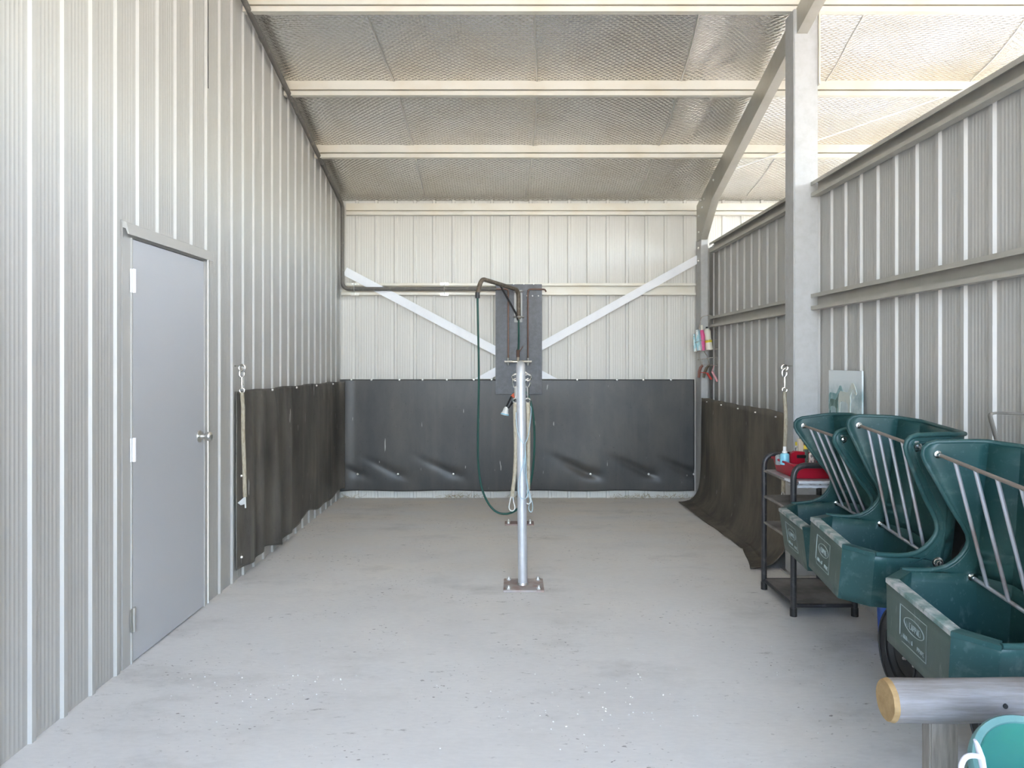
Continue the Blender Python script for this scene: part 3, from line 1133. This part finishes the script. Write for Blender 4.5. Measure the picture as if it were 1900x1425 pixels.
tb, hh = bottle('shampoo_bottle', 'white bottle with a yellow band standing in the wire caddy', 1316.5, 606, 649, .035, 'cream_plastic', yc - .0,
                [(0, 0), (.034, 0), (.035, .03), (.034, .2), (.031, .55), (.033, .8), (.024, .9), (.012, .93)], cap=(.92, 1.0, .012, 'black_plastic'), axis=(-.12, 0, 1))
g = MB()
Qx = Vector((-.12, 0, 1)).normalized()
g.lathe([(.0335, hh * .32), (.0352, hh * .32), (.0352, hh * .43), (.0325, hh * .43)], (0, 0, 0), 20, (-.12, 0, 1))
h = build('label_band', g, 'yellow', tb, 40, True)
tag(h, 'yellow band')
bottle('shampoo_bottle', 'bright pink bottle with white pump standing between others in the wire caddy', 1304.5, 603, 650, .021, 'pink', yc + .005,
       [(0, 0), (.018, 0), (.022, .2), (.024, .6), (.017, .78), (.008, .82)], cap=(.80, 1.0, .012, 'cream_plastic'), axis=(-.06, 0, 1))
for (px_, pt, pbm, w, lb, ax) in ((1298.4, 611, 650, .026, 'pale blue and white pack leaning in the wire caddy', (-.1, 0, 1)), (1290.3, 619, 652, .014, 'slim pale blue tube at the end of the wire caddy', (-.09, 0, 1))):
    base = at(px_, pbm, yc - .01)
    t_ = thing('grooming_pack', lb, 'pack', base)
    hgt = at(px_, pt, yc).z - base.z
    m_ = MB()
    m_.lathe([(0, 0), (w * .9, 0), (w, .03), (w * .95, hgt * .6), (w * .75, hgt * .97), (0, hgt)], (0, 0, 0), 4 if w > .02 else 10, ax)
    build('body', m_, 'sky_pack', t_, 30, True)

# sweat scrapers and a brush hung under the caddy


def scraper(name, label, pts, m1, hp_, m2, d):
    t_ = thing(name, label, 'scraper', at(*pts[-1], d), 'grooming scrapers under the wire caddy')
    m_ = MB()
    m_.tube([at(a, b, d) for a, b in pts], [.010] + [.015] * (len(pts) - 2) + [.013], 8, flat=.35)
    build('band', m_, m1, t_)
    m_ = MB()
    m_.tube([at(a, b, d - .02) for a, b in hp_[:2]], .0035, 6)
    m_.tube([at(a, b, d - .02) for a, b in hp_[1:]], .0115, 10)
    h_ = build('handle', m_, m2, t_)
    return t_


scraper('sweat_scraper', 'curved brown band scraper hanging at the end under the wire caddy, red handle', [(1304, 678), (1300, 682), (1297.5, 690), (1296.5, 701)], 'leather', [(1300, 691), (1312, 692), (1320, 704)], 'red_grip', yc - .03)
scraper('sweat_scraper', 'curved dark tan scraper with pink handle hanging under the wire caddy', [(1316, 677.5), (1311, 683), (1307, 692), (1305.5, 701)], 'tan_band', [(1325, 678), (1321, 689), (1331, 708)], 'pale_pink', yc - .015)

# ------------------------------------------------------------------ horse picture on the right wall
py0, py1, pz0, pz1 = 4.262, 4.712, 1.03, 1.357
xp = 1.975
t = thing('wall_picture', 'pale teal unframed picture of standing horses on the right wall', 'picture', (xp, 4.48, pz0))
m_, nt, b_ = new_mat('picture_print')
c_ = mix(nt, ramp(nt, noise_sock(nt, 9, (1, 1, 1), 6, .6), .42, .62), (.62, .70, .70), (.34, .47, .48))
tcn = node(nt, 'ShaderNodeTexCoord')
sxn = node(nt, 'ShaderNodeSeparateXYZ')
link(nt, tcn, 'Object', sxn, 0)
sky = ramp(nt, sxn.outputs[2], .19, .27)
c_ = mix(nt, sky, c_, (.74, .80, .81))
nt.links.new(c_, b_.inputs['Base Color'])
b_.inputs['Roughness'].default_value = .35
g = MB()
g.box((xp, py0, pz0), (xp + .010, py1, pz1), .001)
build('print', g, m_, t)
HORSE = [(0, .0), (.03, .0), (.035, .16), (.05, .26), (.12, .30), (.30, .28), (.36, .24), (.36, .14), (.40, .0), (.43, .0), (.44, .16), (.46, .32), (.44, .40), (.50, .52), (.55, .56), (.62, .46),
         (.66, .44), (.68, .48), (.63, .58), (.56, .66), (.50, .66), (.42, .56), (.34, .47), (.16, .49), (.06, .49), (.01, .44), (-.02, .30), (-.01, .18)]
M['h1'] = pm('teal_horse_ink', (.16, .33, .34), .4, 0, [((.40, .55, .55), 18, (1, 1, 1), .45, .6, .8)])
M['h2'] = pm('pale_horse_ink', (.60, .64, .58), .4, 0, [((.45, .56, .55), 16, (1, 1, 1), .5, .65, .8)])
M['h3'] = pm('dark_green_ink', (.07, .15, .12), .4, 0, [((.25, .38, .34), 16, (1, 1, 1), .5, .65, .8)])
for (yo, zo, s_, mn, xo, fl) in ((4.705, .055, .44, 'h1', .0015, -1), (4.56, .05, .50, 'h2', .003, -1), (4.69, .04, .36, 'h3', .0026, -1)):
    g = MB()
    g.prism([(xp - xo, yo + fl * (a * s_ * .7), pz0 + zo + b * s_ * .62) for a, b in HORSE], (xo + .001, 0, 0))
    build('horse_shape', g, mn, t)

# ------------------------------------------------------------------ black cart
t = thing('utility_cart', 'black tubular cart with four dusty shelves beside the column', 'cart', (1.715, 4.4, 0))
X0, X1, Y0, Y1, RT = 1.546, 1.886, 4.155, 4.644, .0165
for (y, lb) in ((Y0, 'front'), (Y1, 'back')):
    g = MB()
    g.tube(bend([(X0, y, 0), (X0, y, .835), (X1, y, .835), (X1, y, 0)], .075, 8), RT, 14)
    build('leg_hoop', g, 'black_metal', t)
for (z, m_) in ((.742, 'shelf_light'), (.585, 'shelf'), (.424, 'shelf'), (.066, 'shelf')):
    g = MB()
    g.box((X0 + .004, Y0, z - .012), (X1 - .004, Y1, z), .002)
    h = build('shelf', g, m_, t)
    g = MB()
    for (a, b) in (((X0, Y0 + .01), (X0, Y1 - .01)), ((X1, Y0 + .01), (X1, Y1 - .01)), ((X0 + .01, Y0), (X1 - .01, Y0)), ((X0 + .01, Y1), (X1 - .01, Y1))):
        g.tube([(a[0], a[1], z - .008), (b[0], b[1], z - .008)], .011 if z < .1 else .008, 8)
    build('rail', g, 'black_metal' if z < .1 else 'shelf', h)
for (x, y) in ((X0, Y0), (X1, Y0), (X0, Y1), (X1, Y1)):
    g = MB()
    g.tube([(x, y, 0), (x, y, .045)], RT + .003, 14)
    build('rubber_foot', g, 'black_plastic', t)

g = MB()
rows = []
for i in range(41):
    x = 1.57 + .30 * i / 40
    rows.append([(x, 4.150 - .012 * math.sin(j * .8) - .006 * noise.noise(Vector((x * 40, j, 0))), .752 - j * .006 + .004 * noise.noise(Vector((x * 60, j * 2, 3)))) for j in range(8)])
g.grid(rows)
rows = []
for i in range(30):
    y_ = 4.15 + .12 * i / 29
    rows.append([(1.548 - .012 * math.sin(j * .8) - .006 * noise.noise(Vector((y_ * 60, j, 0))), y_, .752 - j * .006 + .004 * noise.noise(Vector((y_ * 60, j * 2, 3)))) for j in range(8)])
g.grid(rows)
o = build('plastic_film', g, 'clear', None, 60, thick=.0008)
tag(o, 'crumpled clear plastic film over the front edge of the top cart shelf', 'plastic')

# red tote and its contents
t = thing('tote_tray', 'red plastic tote with raised handle on the top shelf of the cart', 'tray', (1.71, 4.42, .744))


def rrect(x0, y0, x1, y1, r, z, n=5):
    out = []
    for (cx, cy, a0) in ((x1 - r, y1 - r, 0), (x0 + r, y1 - r, PI / 2), (x0 + r, y0 + r, PI), (x1 - r, y0 + r, 3 * PI / 2)):
        for k in range(n + 1):
            a = a0 + PI / 2 * k / n
            out.append((cx + r * math.cos(a), cy + r * math.sin(a), z))
    return out


g = MB()
tx0, tx1, ty0, ty1 = 1.572, 1.852, 4.24, 4.615
zt = .745
rings = [rrect(tx0 + .045, ty0 + .045, tx1 - .045, ty1 - .045, .01, zt), rrect(tx0 + .025, ty0 + .025, tx1 - .025, ty1 - .025, .02, zt), rrect(tx0 + .010, ty0 + .010, tx1 - .010, ty1 - .010, .025, zt + .072),
         rrect(tx0, ty0, tx1, ty1, .028, zt + .073), rrect(tx0, ty0, tx1, ty1, .028, zt + .083), rrect(tx0 + .013, ty0 + .013, tx1 - .013, ty1 - .013, .024, zt + .083), rrect(tx0 + .027, ty0 + .027, tx1 - .027, ty1 - .027, .02, zt + .004),
         rrect(tx0 + .045, ty0 + .045, tx1 - .045, ty1 - .045, .01, zt + .004)]
vv = g.grid(rings, True)
g.bm.faces.new(vv[0][::-1])
g.bm.faces.new(vv[-1])
build('tub', g, 'red', t)
g = MB()
g.prism([(1.635, 4.45, zt + .004), (1.790, 4.45, zt + .004), (1.790, 4.45, zt + .06), (1.765, 4.45, zt + .115), (1.742, 4.45, zt + .127), (1.668, 4.45, zt + .133), (1.645, 4.45, zt + .12), (1.640, 4.45, zt + .06)], (0, .035, 0))
h = build('handle', g, 'red', t)
g = MB()
g.box((1.675, 4.446, zt + .092), (1.735, 4.4495, zt + .112), .002)  # thin dark plate standing in for the shade inside the hand hole
build('grip_slot_shade', g, 'black_plastic', h)

tb, hh = bottle('spray_bottle', 'small bottle of light blue liquid with white top in the red tote', 1456, 828, 862, .026, 'blue_liquid', 4.42,
                [(0, 0), (.025, 0), (.027, .04), (.027, .52), (.022, .60), (.013, .63)])
g = MB()
g.lathe([(.013, hh * .60), (.0145, hh * .62), (.0145, hh * .72), (.010, hh * .76), (.010, hh * .98), (0, hh)], (0, 0, 0), 14)
h = build('spray_top', g, 'white_plastic', tb, 40, True)
tag(h, 'white spray top')
bottle('bottle', 'squat grey bottle behind the blue spray bottle in the red tote', 1446, 841, 862, .024, 'grey_plastic', 4.50)
bottle('bottle', 'slim can with yellow cap at the back of the red tote by the column', 1480, 820, 860, .015, 'label_mix', 4.545, cap=(.84, 1.0, .015, 'yellow'), prof=[(0, 0), (.014, 0), (.015, .04), (.015, .82), (.011, .85)])
base = at(1487, 862, 4.50)
t = thing('carton', 'tall narrow white carton leaning in the red tote', 'box', base)
g = MB()
hgt = at(0, 814, 4.5).z - base.z
g.prism([(-.016, -.012, 0), (.016, -.012, 0), (.006, -.012, hgt * .98), (-.022, -.012, hgt)], (0, .024, 0))
build('body', g, 'cream_plastic', t, 30, True)
bottle('bottle', 'dark can with yellow shoulder beside the white carton in the red tote', 1495.5, 826, 861, .015, 'dark_label', 4.46, cap=(.80, 1.0, .014, 'yellow'), prof=[(0, 0), (.014, 0), (.015, .04), (.015, .78), (.011, .81)])
bottle('bottle', 'white bottle with dark print nearest the green feeder in the red tote', 1507.5, 836, 862, .021, 'label_mix', 4.42, cap=(.86, 1.0, .012, 'white_plastic'))
bottle('bottle', 'brown spotted jar on the ledge behind the white carton', 1489, 808, 861, .018, 'leather', 4.56, cap=(.86, 1.0, .019, 'bar_steel'))

# ------------------------------------------------------------------ green feeders
KS = .97
POSES = [  # pose of each feeder: x, y, z of its rim centre, turn about z, roll, pitch
    ((1.802, 3.156, .647), 3.050, -.046, -.090),
    ((1.909, 3.864, .641), 3.063, -.018, .091),
    ((1.785, 2.423, .618), 3.103, -.084, -.017)]
SIL = [(.385, .004), (.34, .004), (.30, .006), (.262, .012), (.230, .024), (.203, .044), (.181, .070), (.166, .098), (.161, .122), (.167, .150), (.184, .182), (.207, .215), (.232, .255), (.262, .308),
       (.292, .362), (.315, .402), (.325, .430), (.322, .453), (.308, .469), (.284, .478), (.240, .482), (.200, .486), (.160, .489), (.128, .490)]


def side_u(v, z):
    """half width of the feeder's side at depth v, height z"""
    w = min(1, max(0, z / .49))
    lo = .285 + (.302 - .285) * (v - .126) / (.385 - .126)
    hi = .263 + (.318 - .263) * (v - .126) / (.325 - .126)
    return lo * (1 - w) + hi * w


def feeder_meshes():
    """(name, geometry, materials, sharp angle, thickness, label) for the parts of one feeder"""
    out = []
    g = MB()
    zb = -.218
    ringb = [(.469, -.200), (.364, -.258), (.130, -.245), (.060, -.172)]
    ring0 = [(.478, -.212), (.385, -.302), (.126, -.285), (.050, -.190)]
    full = lambda r: r + [(a, -b) for a, b in r[::-1]]
    fb, f0 = full(ringb), full(ring0)
    n = len(fb)
    N_ = 6
    for i in range(n):
        j = (i + 1) % n
        g.mi = 1 if i == 7 else 0       # the face turned to the room is dustier
        rows_ = []
        for k in range(N_ + 1):
            w = k / N_
            p = Vector((*fb[i], zb)).lerp(Vector((*f0[i], 0)), w)
            q = Vector((*fb[j], zb)).lerp(Vector((*f0[j], 0)), w)
            rows_.append([p.lerp(q, s_ / N_) for s_ in range(N_ + 1)])
        g.grid(rows_)
    g.mi = 0
    g.face([Vector((*p, zb)) for p in fb])
    # back and cut-off corners above the rim
    Z = [i / 14 * .489 for i in range(15)]
    for sgn in (-1, 1):
        g.grid([[Vector((.126, sgn * side_u(.126, z), z)), Vector((.056 - .006 * (1 - z / .49), sgn * .189, z))] for z in Z])
        g.grid([[Vector((.126, sgn * side_u(.126, z), z)).lerp(Vector((v, sgn * side_u(v, z), z)), k / 6) for k in range(7)] for v, z in SIL])
    g.grid([[Vector((.056 - .006 * (1 - z / .49), -.189 + .378 * k / 4, z)) for k in range(5)] for z in Z])
    bmesh.ops.remove_doubles(g.bm, verts=g.bm.verts[:], dist=.0008)
    bmesh.ops.recalc_face_normals(g.bm, faces=g.bm.faces[:])
    out.append(('body', g, ['feeder', 'feeder_face'], 32, -.008, None))
    # rolled rim round the wings and the back
    g = MB()
    path = [Vector((v, -side_u(v, z), z)) for v, z in SIL]
    path += [Vector((.056, -.189, .489)), Vector((.056, -.1, .489)), Vector((.056, .1, .489)), Vector((.056, .189, .489))]
    path += [Vector((v, side_u(v, z), z)) for v, z in SIL[::-1]]
    g.tube(path, .0095, 10)
    # second moulded contour inside the edge of each wing
    cont = [Vector((v, 0, z)) for v, z in SIL[3:-3]]
    for sgn in (-1, 1):
        pp_ = []
        for i_, c_ in enumerate(cont):
            a_ = cont[max(0, i_ - 1)]
            b_2 = cont[min(len(cont) - 1, i_ + 1)]
            dv = (b_2 - a_).normalized()
            q_ = c_ + Vector((-dv.z, 0, dv.x)) * .030
            pp_.append(Vector((q_.x, sgn * (side_u(q_.x, q_.z) + .0015), q_.z)))
        g.tube(pp_, .0045, 6)
    # wide flat lip round the basin front
    outer = [Vector((.385, -.304, 0)), Vector((.480, -.213, 0)), Vector((.480, .213, 0)), Vector((.385, .304, 0))]
    inner = [Vector((.365, -.272, 0)), Vector((.441, -.196, 0)), Vector((.441, .196, 0)), Vector((.365, .272, 0))]
    zt = Vector((0, 0, .007))
    for i in range(3):
        a, b, c, d = outer[i], outer[i + 1], inner[i + 1], inner[i]
        g.mi = 1 if i == 1 else 0
        g.grid([[a - zt * 1.5, b - zt * 1.5], [a + zt * .7, b + zt * .7], [a.lerp(d, .12) + zt, b.lerp(c, .12) + zt], [d + zt, c + zt], [d.lerp(a, -.1) + zt * .3, c.lerp(b, -.1) + zt * .3], [d.lerp(a, -.12) - zt * 9, c.lerp(b, -.12) - zt * 9]])
    bmesh.ops.remove_doubles(g.bm, verts=g.bm.verts[:], dist=.0005)
    out.append(('rim', g, ['feeder', 'feeder_rim'], 40, 0, None))
    # hay grille
    g = MB()
    g.tube([(.283, -.306, .435), (.283, .306, .435)], .0072, 10)
    out.append(('top_bar', g, 'rusty_bar', 40, 0, 'rust-streaked top bar'))
    g = MB()
    g.tube([(.147, -.292, -.006), (.147, .292, -.006)], .0072, 10)
    out.append(('lower_bar', g, 'rod', 40, 0, None))
    for k in range(4):
        u = -.18 + .12 * k
        g = MB()
        g.tube([(.283, u, .433), (.147, u, -.004)], .0068, 10)
        out.append(('grille_rod', g, 'rod', 40, 0, None))
    for (v, z) in ((.283, .435), (.147, -.006)):
        for sgn in (-1, 1):
            g = MB()
            uo = side_u(v, z)
            g.lathe([(0, .022), (.009, .020), (.014, .012), (.015, .004), (.021, .003), (.021, -.004)], (v, sgn * (uo - .001), z), 14, (0, sgn, 0))
            g.lathe([(0, .026), (.0085, .025), (.009, .010), (.014, .008), (.014, -.002)], (v, sgn * (uo - .006), z), 14, (0, -sgn, 0))
            out.append(('bolt', g, 'chrome', 40, 0, None))
    # moulded mark on the front face: worn frame, oval and two lines of small letters
    g = MB()
    zc, hw, hh_ = -.105, .088, .062

    def fp(u_, z_):
        return Vector((.478 + (.478 - .469) / .218 * z_ + .0012, u_ - .015, z_))
    fr = [(-hw, zc - hh_ + .018), (-hw, zc + hh_), (hw, zc + hh_), (hw, zc - hh_), (-hw + .018, zc - hh_)]
    g.tube([fp(*p) for p in fr], .0016, 6, closed=True)
    g.tube([fp(.006 + .066 * math.cos(2 * PI * i / 28), zc + .016 + .025 * math.sin(2 * PI * i / 28)) for i in range(28)], .0014, 6, closed=True)
    # worn letters, no longer legible in the photograph, as small raised strokes
    rnd = random.Random(3)
    for (u0, u1, z0_, z1_, nn) in ((-.048, .058, .004, .024, 9), (-.075, .0, -.046, -.032, 8), (.028, .076, -.049, -.035, 5)):
        for k in range(nn):
            ua = u0 + (u1 - u0) * (k + .2) / nn
            ub = u0 + (u1 - u0) * (k + .8) / nn
            ch = [[(ua, z0_), (ua, z1_), (ub, z1_), (ub, (z0_ + z1_) / 2), (ua, (z0_ + z1_) / 2)], [(ua, z0_), (ua, z1_), (ub, z0_), (ub, z1_)], [(ub, z1_), (ua, z1_), (ua, z0_), (ub, z0_)], [(ua, z0_), ((ua + ub) / 2, z1_), (ub, z0_)]][rnd.randrange(4)]
            g.tube([fp(a, zc + b) for a, b in ch], .0011, 5)
    out.append(('moulded_mark', g, 'logo', 40, 0, 'worn moulded emblem of an oval over small letters in a frame'))
    # hanging bracket that carries the feeder on the wall rail
    return out


FL = ['green moulded hay feeder between the two others, its back against the right wall',
      'green moulded hay feeder farthest from the camera, beside the black cart',
      'green moulded hay feeder nearest the camera, above the log rail']
proto = None
for k, (p, yaw, roll, pitch) in enumerate(POSES):
    loc = Vector((0, 0, H)) + (Vector(p) - Vector((0, 0, H))) * KS
    if proto is None:
        proto = thing('hay_feeder', FL[0], 'feeder', (0, 0, 0), 'green hay feeders along the right wall')
        for (nm, g, mats, sh, th, lb) in feeder_meshes():
            h = build(nm, g, mats, proto, sh, True, 0, recalc=(nm != 'body'))
            if th:
                s = h.modifiers.new('thickness', 'SOLIDIFY')
                s.thickness = abs(th)
                s.offset = -1
            if lb:
                h['label'] = lb
        o = proto
    else:
        o = proto.copy()
        COL.objects.link(o)
        for ch in list(proto.children):
            c = ch.copy()
            COL.objects.link(c)
            c.parent = o
        o['label'] = FL[k]
    o.location = loc
    o.rotation_euler = (roll, pitch, yaw)
    o.scale = (KS, KS, KS)

# ------------------------------------------------------------------ things under and behind the feeders


def tyre(label, c, R, r, wid):
    t_ = thing('tyre_with_disc', label, 'tyre', (c[0], c[1], 0), 'black tyres under the feeders')
    m_ = MB()
    pr = [(r, -wid * .30), (r + .01, -wid * .42), (r + (R - r) * .45, -wid * .5), (R - .028, -wid * .46), (R - .008, -wid * .36), (R, -wid * .2), (R, wid * .2), (R - .008, wid * .36), (R - .028, wid * .46),
          (r + (R - r) * .45, wid * .5), (r + .01, wid * .42), (r, wid * .30), (r, -wid * .30)]
    m_.lathe(pr, c, 56, (1, 0, 0))
    for rr in (r + .02, r + (R - r) * .72):
        m_.ring(Vector(c) + Vector((-wid * .48, 0, 0)), (1, 0, 0), rr, .004, 56, 6)
    h_ = build('tread', m_, 'tyre', t_, 30)
    m_ = MB()
    m_.lathe([(0, -.03), (.03, -.03), (.04, -.012), (r - .02, -.02), (r + .002, -.035), (r + .002, .035), (0, .03)], c, 32, (1, 0, 0))
    build('wheel_disc', m_, 'black_plastic', t_)
    for k_ in range(4):
        m_ = MB()
        a_ = PI / 4 + k_ * PI / 2
        m_.lathe([(0, .012), (.006, .011), (.009, 0)], Vector(c) + Vector((-.018, .055 * math.cos(a_), .055 * math.sin(a_))), 8, (-1, 0, 0))
        build('wheel_nut', m_, 'zinc', t_)


tyre('large black tyre added at the right wall to darken the gap between the two nearest feeders', (1.893, 2.86, .47), .47, .27, .105)  # added dark shape that blackens the view between the feeders
tyre('black tyre under the middle green feeder next to the blue bucket', (1.66, 3.11, .205), .205, .10, .13)
tyre('black tyre under the nearest green feeder behind the timber post', (1.68, 2.51, .195), .195, .10, .12)

t = thing('bucket', 'small blue bucket on the floor behind the black tyre', 'bucket', (1.895, 3.72, 0))
g = MB()
g.lathe([(0, 0), (.075, 0), (.080, .006), (.094, .36), (.100, .362), (.100, .376), (.091, .376), (.078, .02), (0, .018)], (1.895, 3.72, 0), 28)
build('body', g, 'blue_bucket', t)
g = MB()
g.tube([(1.895, 3.72 - .098, .36), (1.80, 3.66, .30), (1.785, 3.72, .28), (1.80, 3.78, .30), (1.895, 3.72 + .098, .36)], .003, 6, smooth=5)
build('bail', g, 'chrome', t)

t = thing('bar_bracket', 'bent flat steel bar standing out from the right wall behind the nearest feeder', 'bracket', (1.98, 2.8, 1.0))
g = MB()
d_ = 2.85
pth = bend([at(1849, 815, d_) + Vector((.03, 0, -.12)), at(1848, 812, d_), at(1836, 768, d_), at(1848, 766, d_), Vector((1.99, d_ - .02, at(0, 769, d_).z))], .03, 5)
g.tube(pth, .0135, 8, flat=.35)
g.tube([pth[0], pth[0] + Vector((1.99 - pth[0].x, 0, -.02))], .0135, 8, flat=.35)
build('bar', g, 'bar_steel', t)
g = MB()
g.box((1.983, d_ - .05, at(0, 769, d_).z - .03), (1.989, d_ + .02, at(0, 769, d_).z + .03))
build('plate', g, 'bar_steel', t)

# log rail in the near corner
t = thing('log_rail', 'weathered round log rail on a square post in the near corner', 'rail', (1.08, 1.9, 0))
g = MB()
rows = []
for i in range(41):
    x = .955 + 1.0 * i / 40
    rows.append([(x, 1.905 + (.052 + .0025 * noise.noise(Vector((x * 5, math.cos(a) * 2, math.sin(a) * 2)))) * math.cos(a), .555 + (.053 + .003 * noise.noise(Vector((x * 5, math.cos(a) * 2, math.sin(a) * 2)))) * math.sin(a)) for a in [2 * PI * k / 28 for k in range(28)]])
vv = g.grid(rows, True)
g.bm.faces.new(vv[-1])
build('log', g, 'log', t, 50)
g = MB()
ring = [Vector(p) for p in rows[0]]
c0 = Vector((.942, 1.905, .555))
g.grid([[p for p in ring], [c0 + (p - Vector((.955, 1.905, .555))) * .93 for p in ring], [c0.copy() for p in ring]], True)
bmesh.ops.remove_doubles(g.bm, verts=g.bm.verts[:], dist=1e-5)
h = build('cut_end', g, 'endgrain', t, 50)
tag(h, 'fresh tan sawn end of the log')
g = MB()
g.box((1.045, 1.884, 0), (1.117, 1.926, .512), .004)
build('post', g, 'post', t)
g = MB()
g.lathe([(0, .001), (.006, .001), (.007, -.004)], at(1866, 1311, 1.853), 10, (0, -1, 0))
build('knot_hole', g, 'black_plastic', t)

# teal bucket slung from the log
t = thing('bucket', 'bright teal bucket with pale handle hung from the log rail, cut by the frame edge', 'bucket', (1.13, 1.62, .50))
rc = Vector((1.136, 1.615, .515))
ax = Vector((.02, .66, -.75)).normalized()
g = MB()
R0 = .140
g.lathe([(R0 - .020, .002), (R0 - .026, .03), (R0 - .04, .16), (R0 - .055, .20), (0, .205), (0, .215), (R0 - .05, .212), (R0 - .032, .16), (R0 - .010, .02), (R0 - .004, .012)], rc, 48, ax)
build('body', g, 'teal', t, 45)
g = MB()
g.lathe([(R0 - .020, .004), (R0 - .018, -.002), (R0 - .004, -.003), (R0, .003), (R0, .016), (R0 - .006, .018)], rc, 48, ax)
h = build('rim', g, 'teal_rim', t, 45)
g = MB()
g.tube([at(1809, 1373, 1.60), at(1814, 1384, 1.60), at(1820, 1404, 1.60), at(1824, 1424, 1.60), at(1826, 1445, 1.60)], [.005, .008, .011, .010, .006], 10, flat=.6)
build('handle_ear', g, 'bail', t)
g = MB()
g.tube([at(1819, 1404, 1.595), at(1806, 1402, 1.585), at(1794, 1404, 1.575), at(1786, 1414, 1.57), at(1783, 1432, 1.56), at(1790, 1470, 1.55), at(1850, 1530, 1.52), at(1950, 1560, 1.50)], .0055, 10, smooth=5)
build('bail', g, 'bail', t)
g = MB()
g.tube([Vector((1.262, 1.64, .535)), Vector((1.36, 1.78, .60)), Vector((1.37, 1.89, .617)), Vector((1.37, 1.965, .60)), Vector((1.37, 1.972, .55))], .004, 8, smooth=5)
build('hook', g, 'bail', t)

# ------------------------------------------------------------------ litter on the floor
g = MB()
rnd = random.Random(11)
for (cx, cy, sxx, syy, n_) in ((-1.05, 3.25, .22, .12, 60), (.42, 3.05, .28, .16, 60), (-.1, 3.4, .9, .6, 35), (.9, 3.5, .5, .5, 12)):
    for i in range(n_):
        x, y, r_ = rnd.gauss(cx, sxx), rnd.gauss(cy, syy), rnd.uniform(.0015, .0038)
        rr = bmesh.ops.create_icosphere(g.bm, subdivisions=1, radius=r_, matrix=Matrix.Translation((x, y, r_ * .5)) @ Matrix.Diagonal((1, rnd.uniform(.6, 1.2), .7, 1)))
o = build('gravel', g, 'pebble', None, 60)
tag(o, 'tiny white stone chips scattered on the concrete floor', 'gravel', kind='stuff')
g = MB()
for i in range(260):
    x = rnd.choice([-1.70, -.62, -.42, .05, 1.1, 1.3, 1.5, 1.7]) + rnd.gauss(0, .06)
    y = 7.66 - abs(rnd.gauss(0, .02))
    a = rnd.uniform(0, PI)
    L_ = rnd.uniform(.015, .06)
    z = rnd.uniform(.004, .03)
    x = min(1.8, max(-1.74, x))
    d_ = Vector((math.cos(a) * L_, -abs(math.sin(a)) * L_ * .5, rnd.uniform(-.003, .04)))
    g.tube([(x, y, z), Vector((x, y, z)) + d_], .0012, 4)
o = build('straw', g, 'straw', None, 60)
tag(o, 'bits of straw and dry weed along the foot of the back wall', 'straw', kind='stuff')

# ------------------------------------------------------------------ light
w = bpy.data.worlds.new('sky')
sc.world = w
w.use_nodes = True
nt = w.node_tree
bg = nt.nodes['Background']
st = nt.nodes.new('ShaderNodeTexSky')
st.sky_type = 'NISHITA'
st.sun_disc = False
st.sun_elevation = math.radians(58)
st.sun_rotation = math.radians(60)
st.dust_density = 3.0
st.ozone_density = 1.0
hz = nt.nodes.new('ShaderNodeMix')
hz.data_type = 'RGBA'
hz.inputs[0].default_value = .12
bw = nt.nodes.new('ShaderNodeRGBToBW')
nt.links.new(st.outputs[0], bw.inputs[0])
nt.links.new(st.outputs[0], hz.inputs[6])
nt.links.new(bw.outputs[0], hz.inputs[7])
nt.links.new(hz.outputs[2], bg.inputs[0])
bg.inputs[1].default_value = .42

sun = bpy.data.lights.new('sun', 'SUN')
sun.energy = 3.8
sun.color = (1.0, .95, .86)
sun.angle = math.radians(.6)
so = bpy.data.objects.new('sun', sun)
COL.objects.link(so)
so.location = (10, 12, 20)
d = Vector((-.12, -.34, -.93))
so.rotation_euler = d.to_track_quat('-Z', 'Y').to_euler()

# ------------------------------------------------------------------ camera
cam = bpy.data.cameras.new('camera')
cam.sensor_fit = 'HORIZONTAL'
cam.sensor_width = 36
cam.lens = F / 1900 * 36
cam.shift_x = (950 - CX) / 1900
cam.shift_y = (CY - 712.5) / 1900
cam.clip_start = .05
co = bpy.data.objects.new('camera', cam)
COL.objects.link(co)
co.location = (0, 0, H)
co.rotation_euler = (PI / 2, 0, 0)
sc.camera = co

vs = sc.view_settings
vs.view_transform = 'Standard'
vs.look = 'None'
vs.gamma = 1
vs.use_curve_mapping = False
vs.exposure = 3.36
sc.cycles.max_bounces = 10
sc.cycles.diffuse_bounces = 6
sc.cycles.glossy_bounces = 4
sc.cycles.sample_clamp_indirect = 6
sc.cycles.use_denoising = True
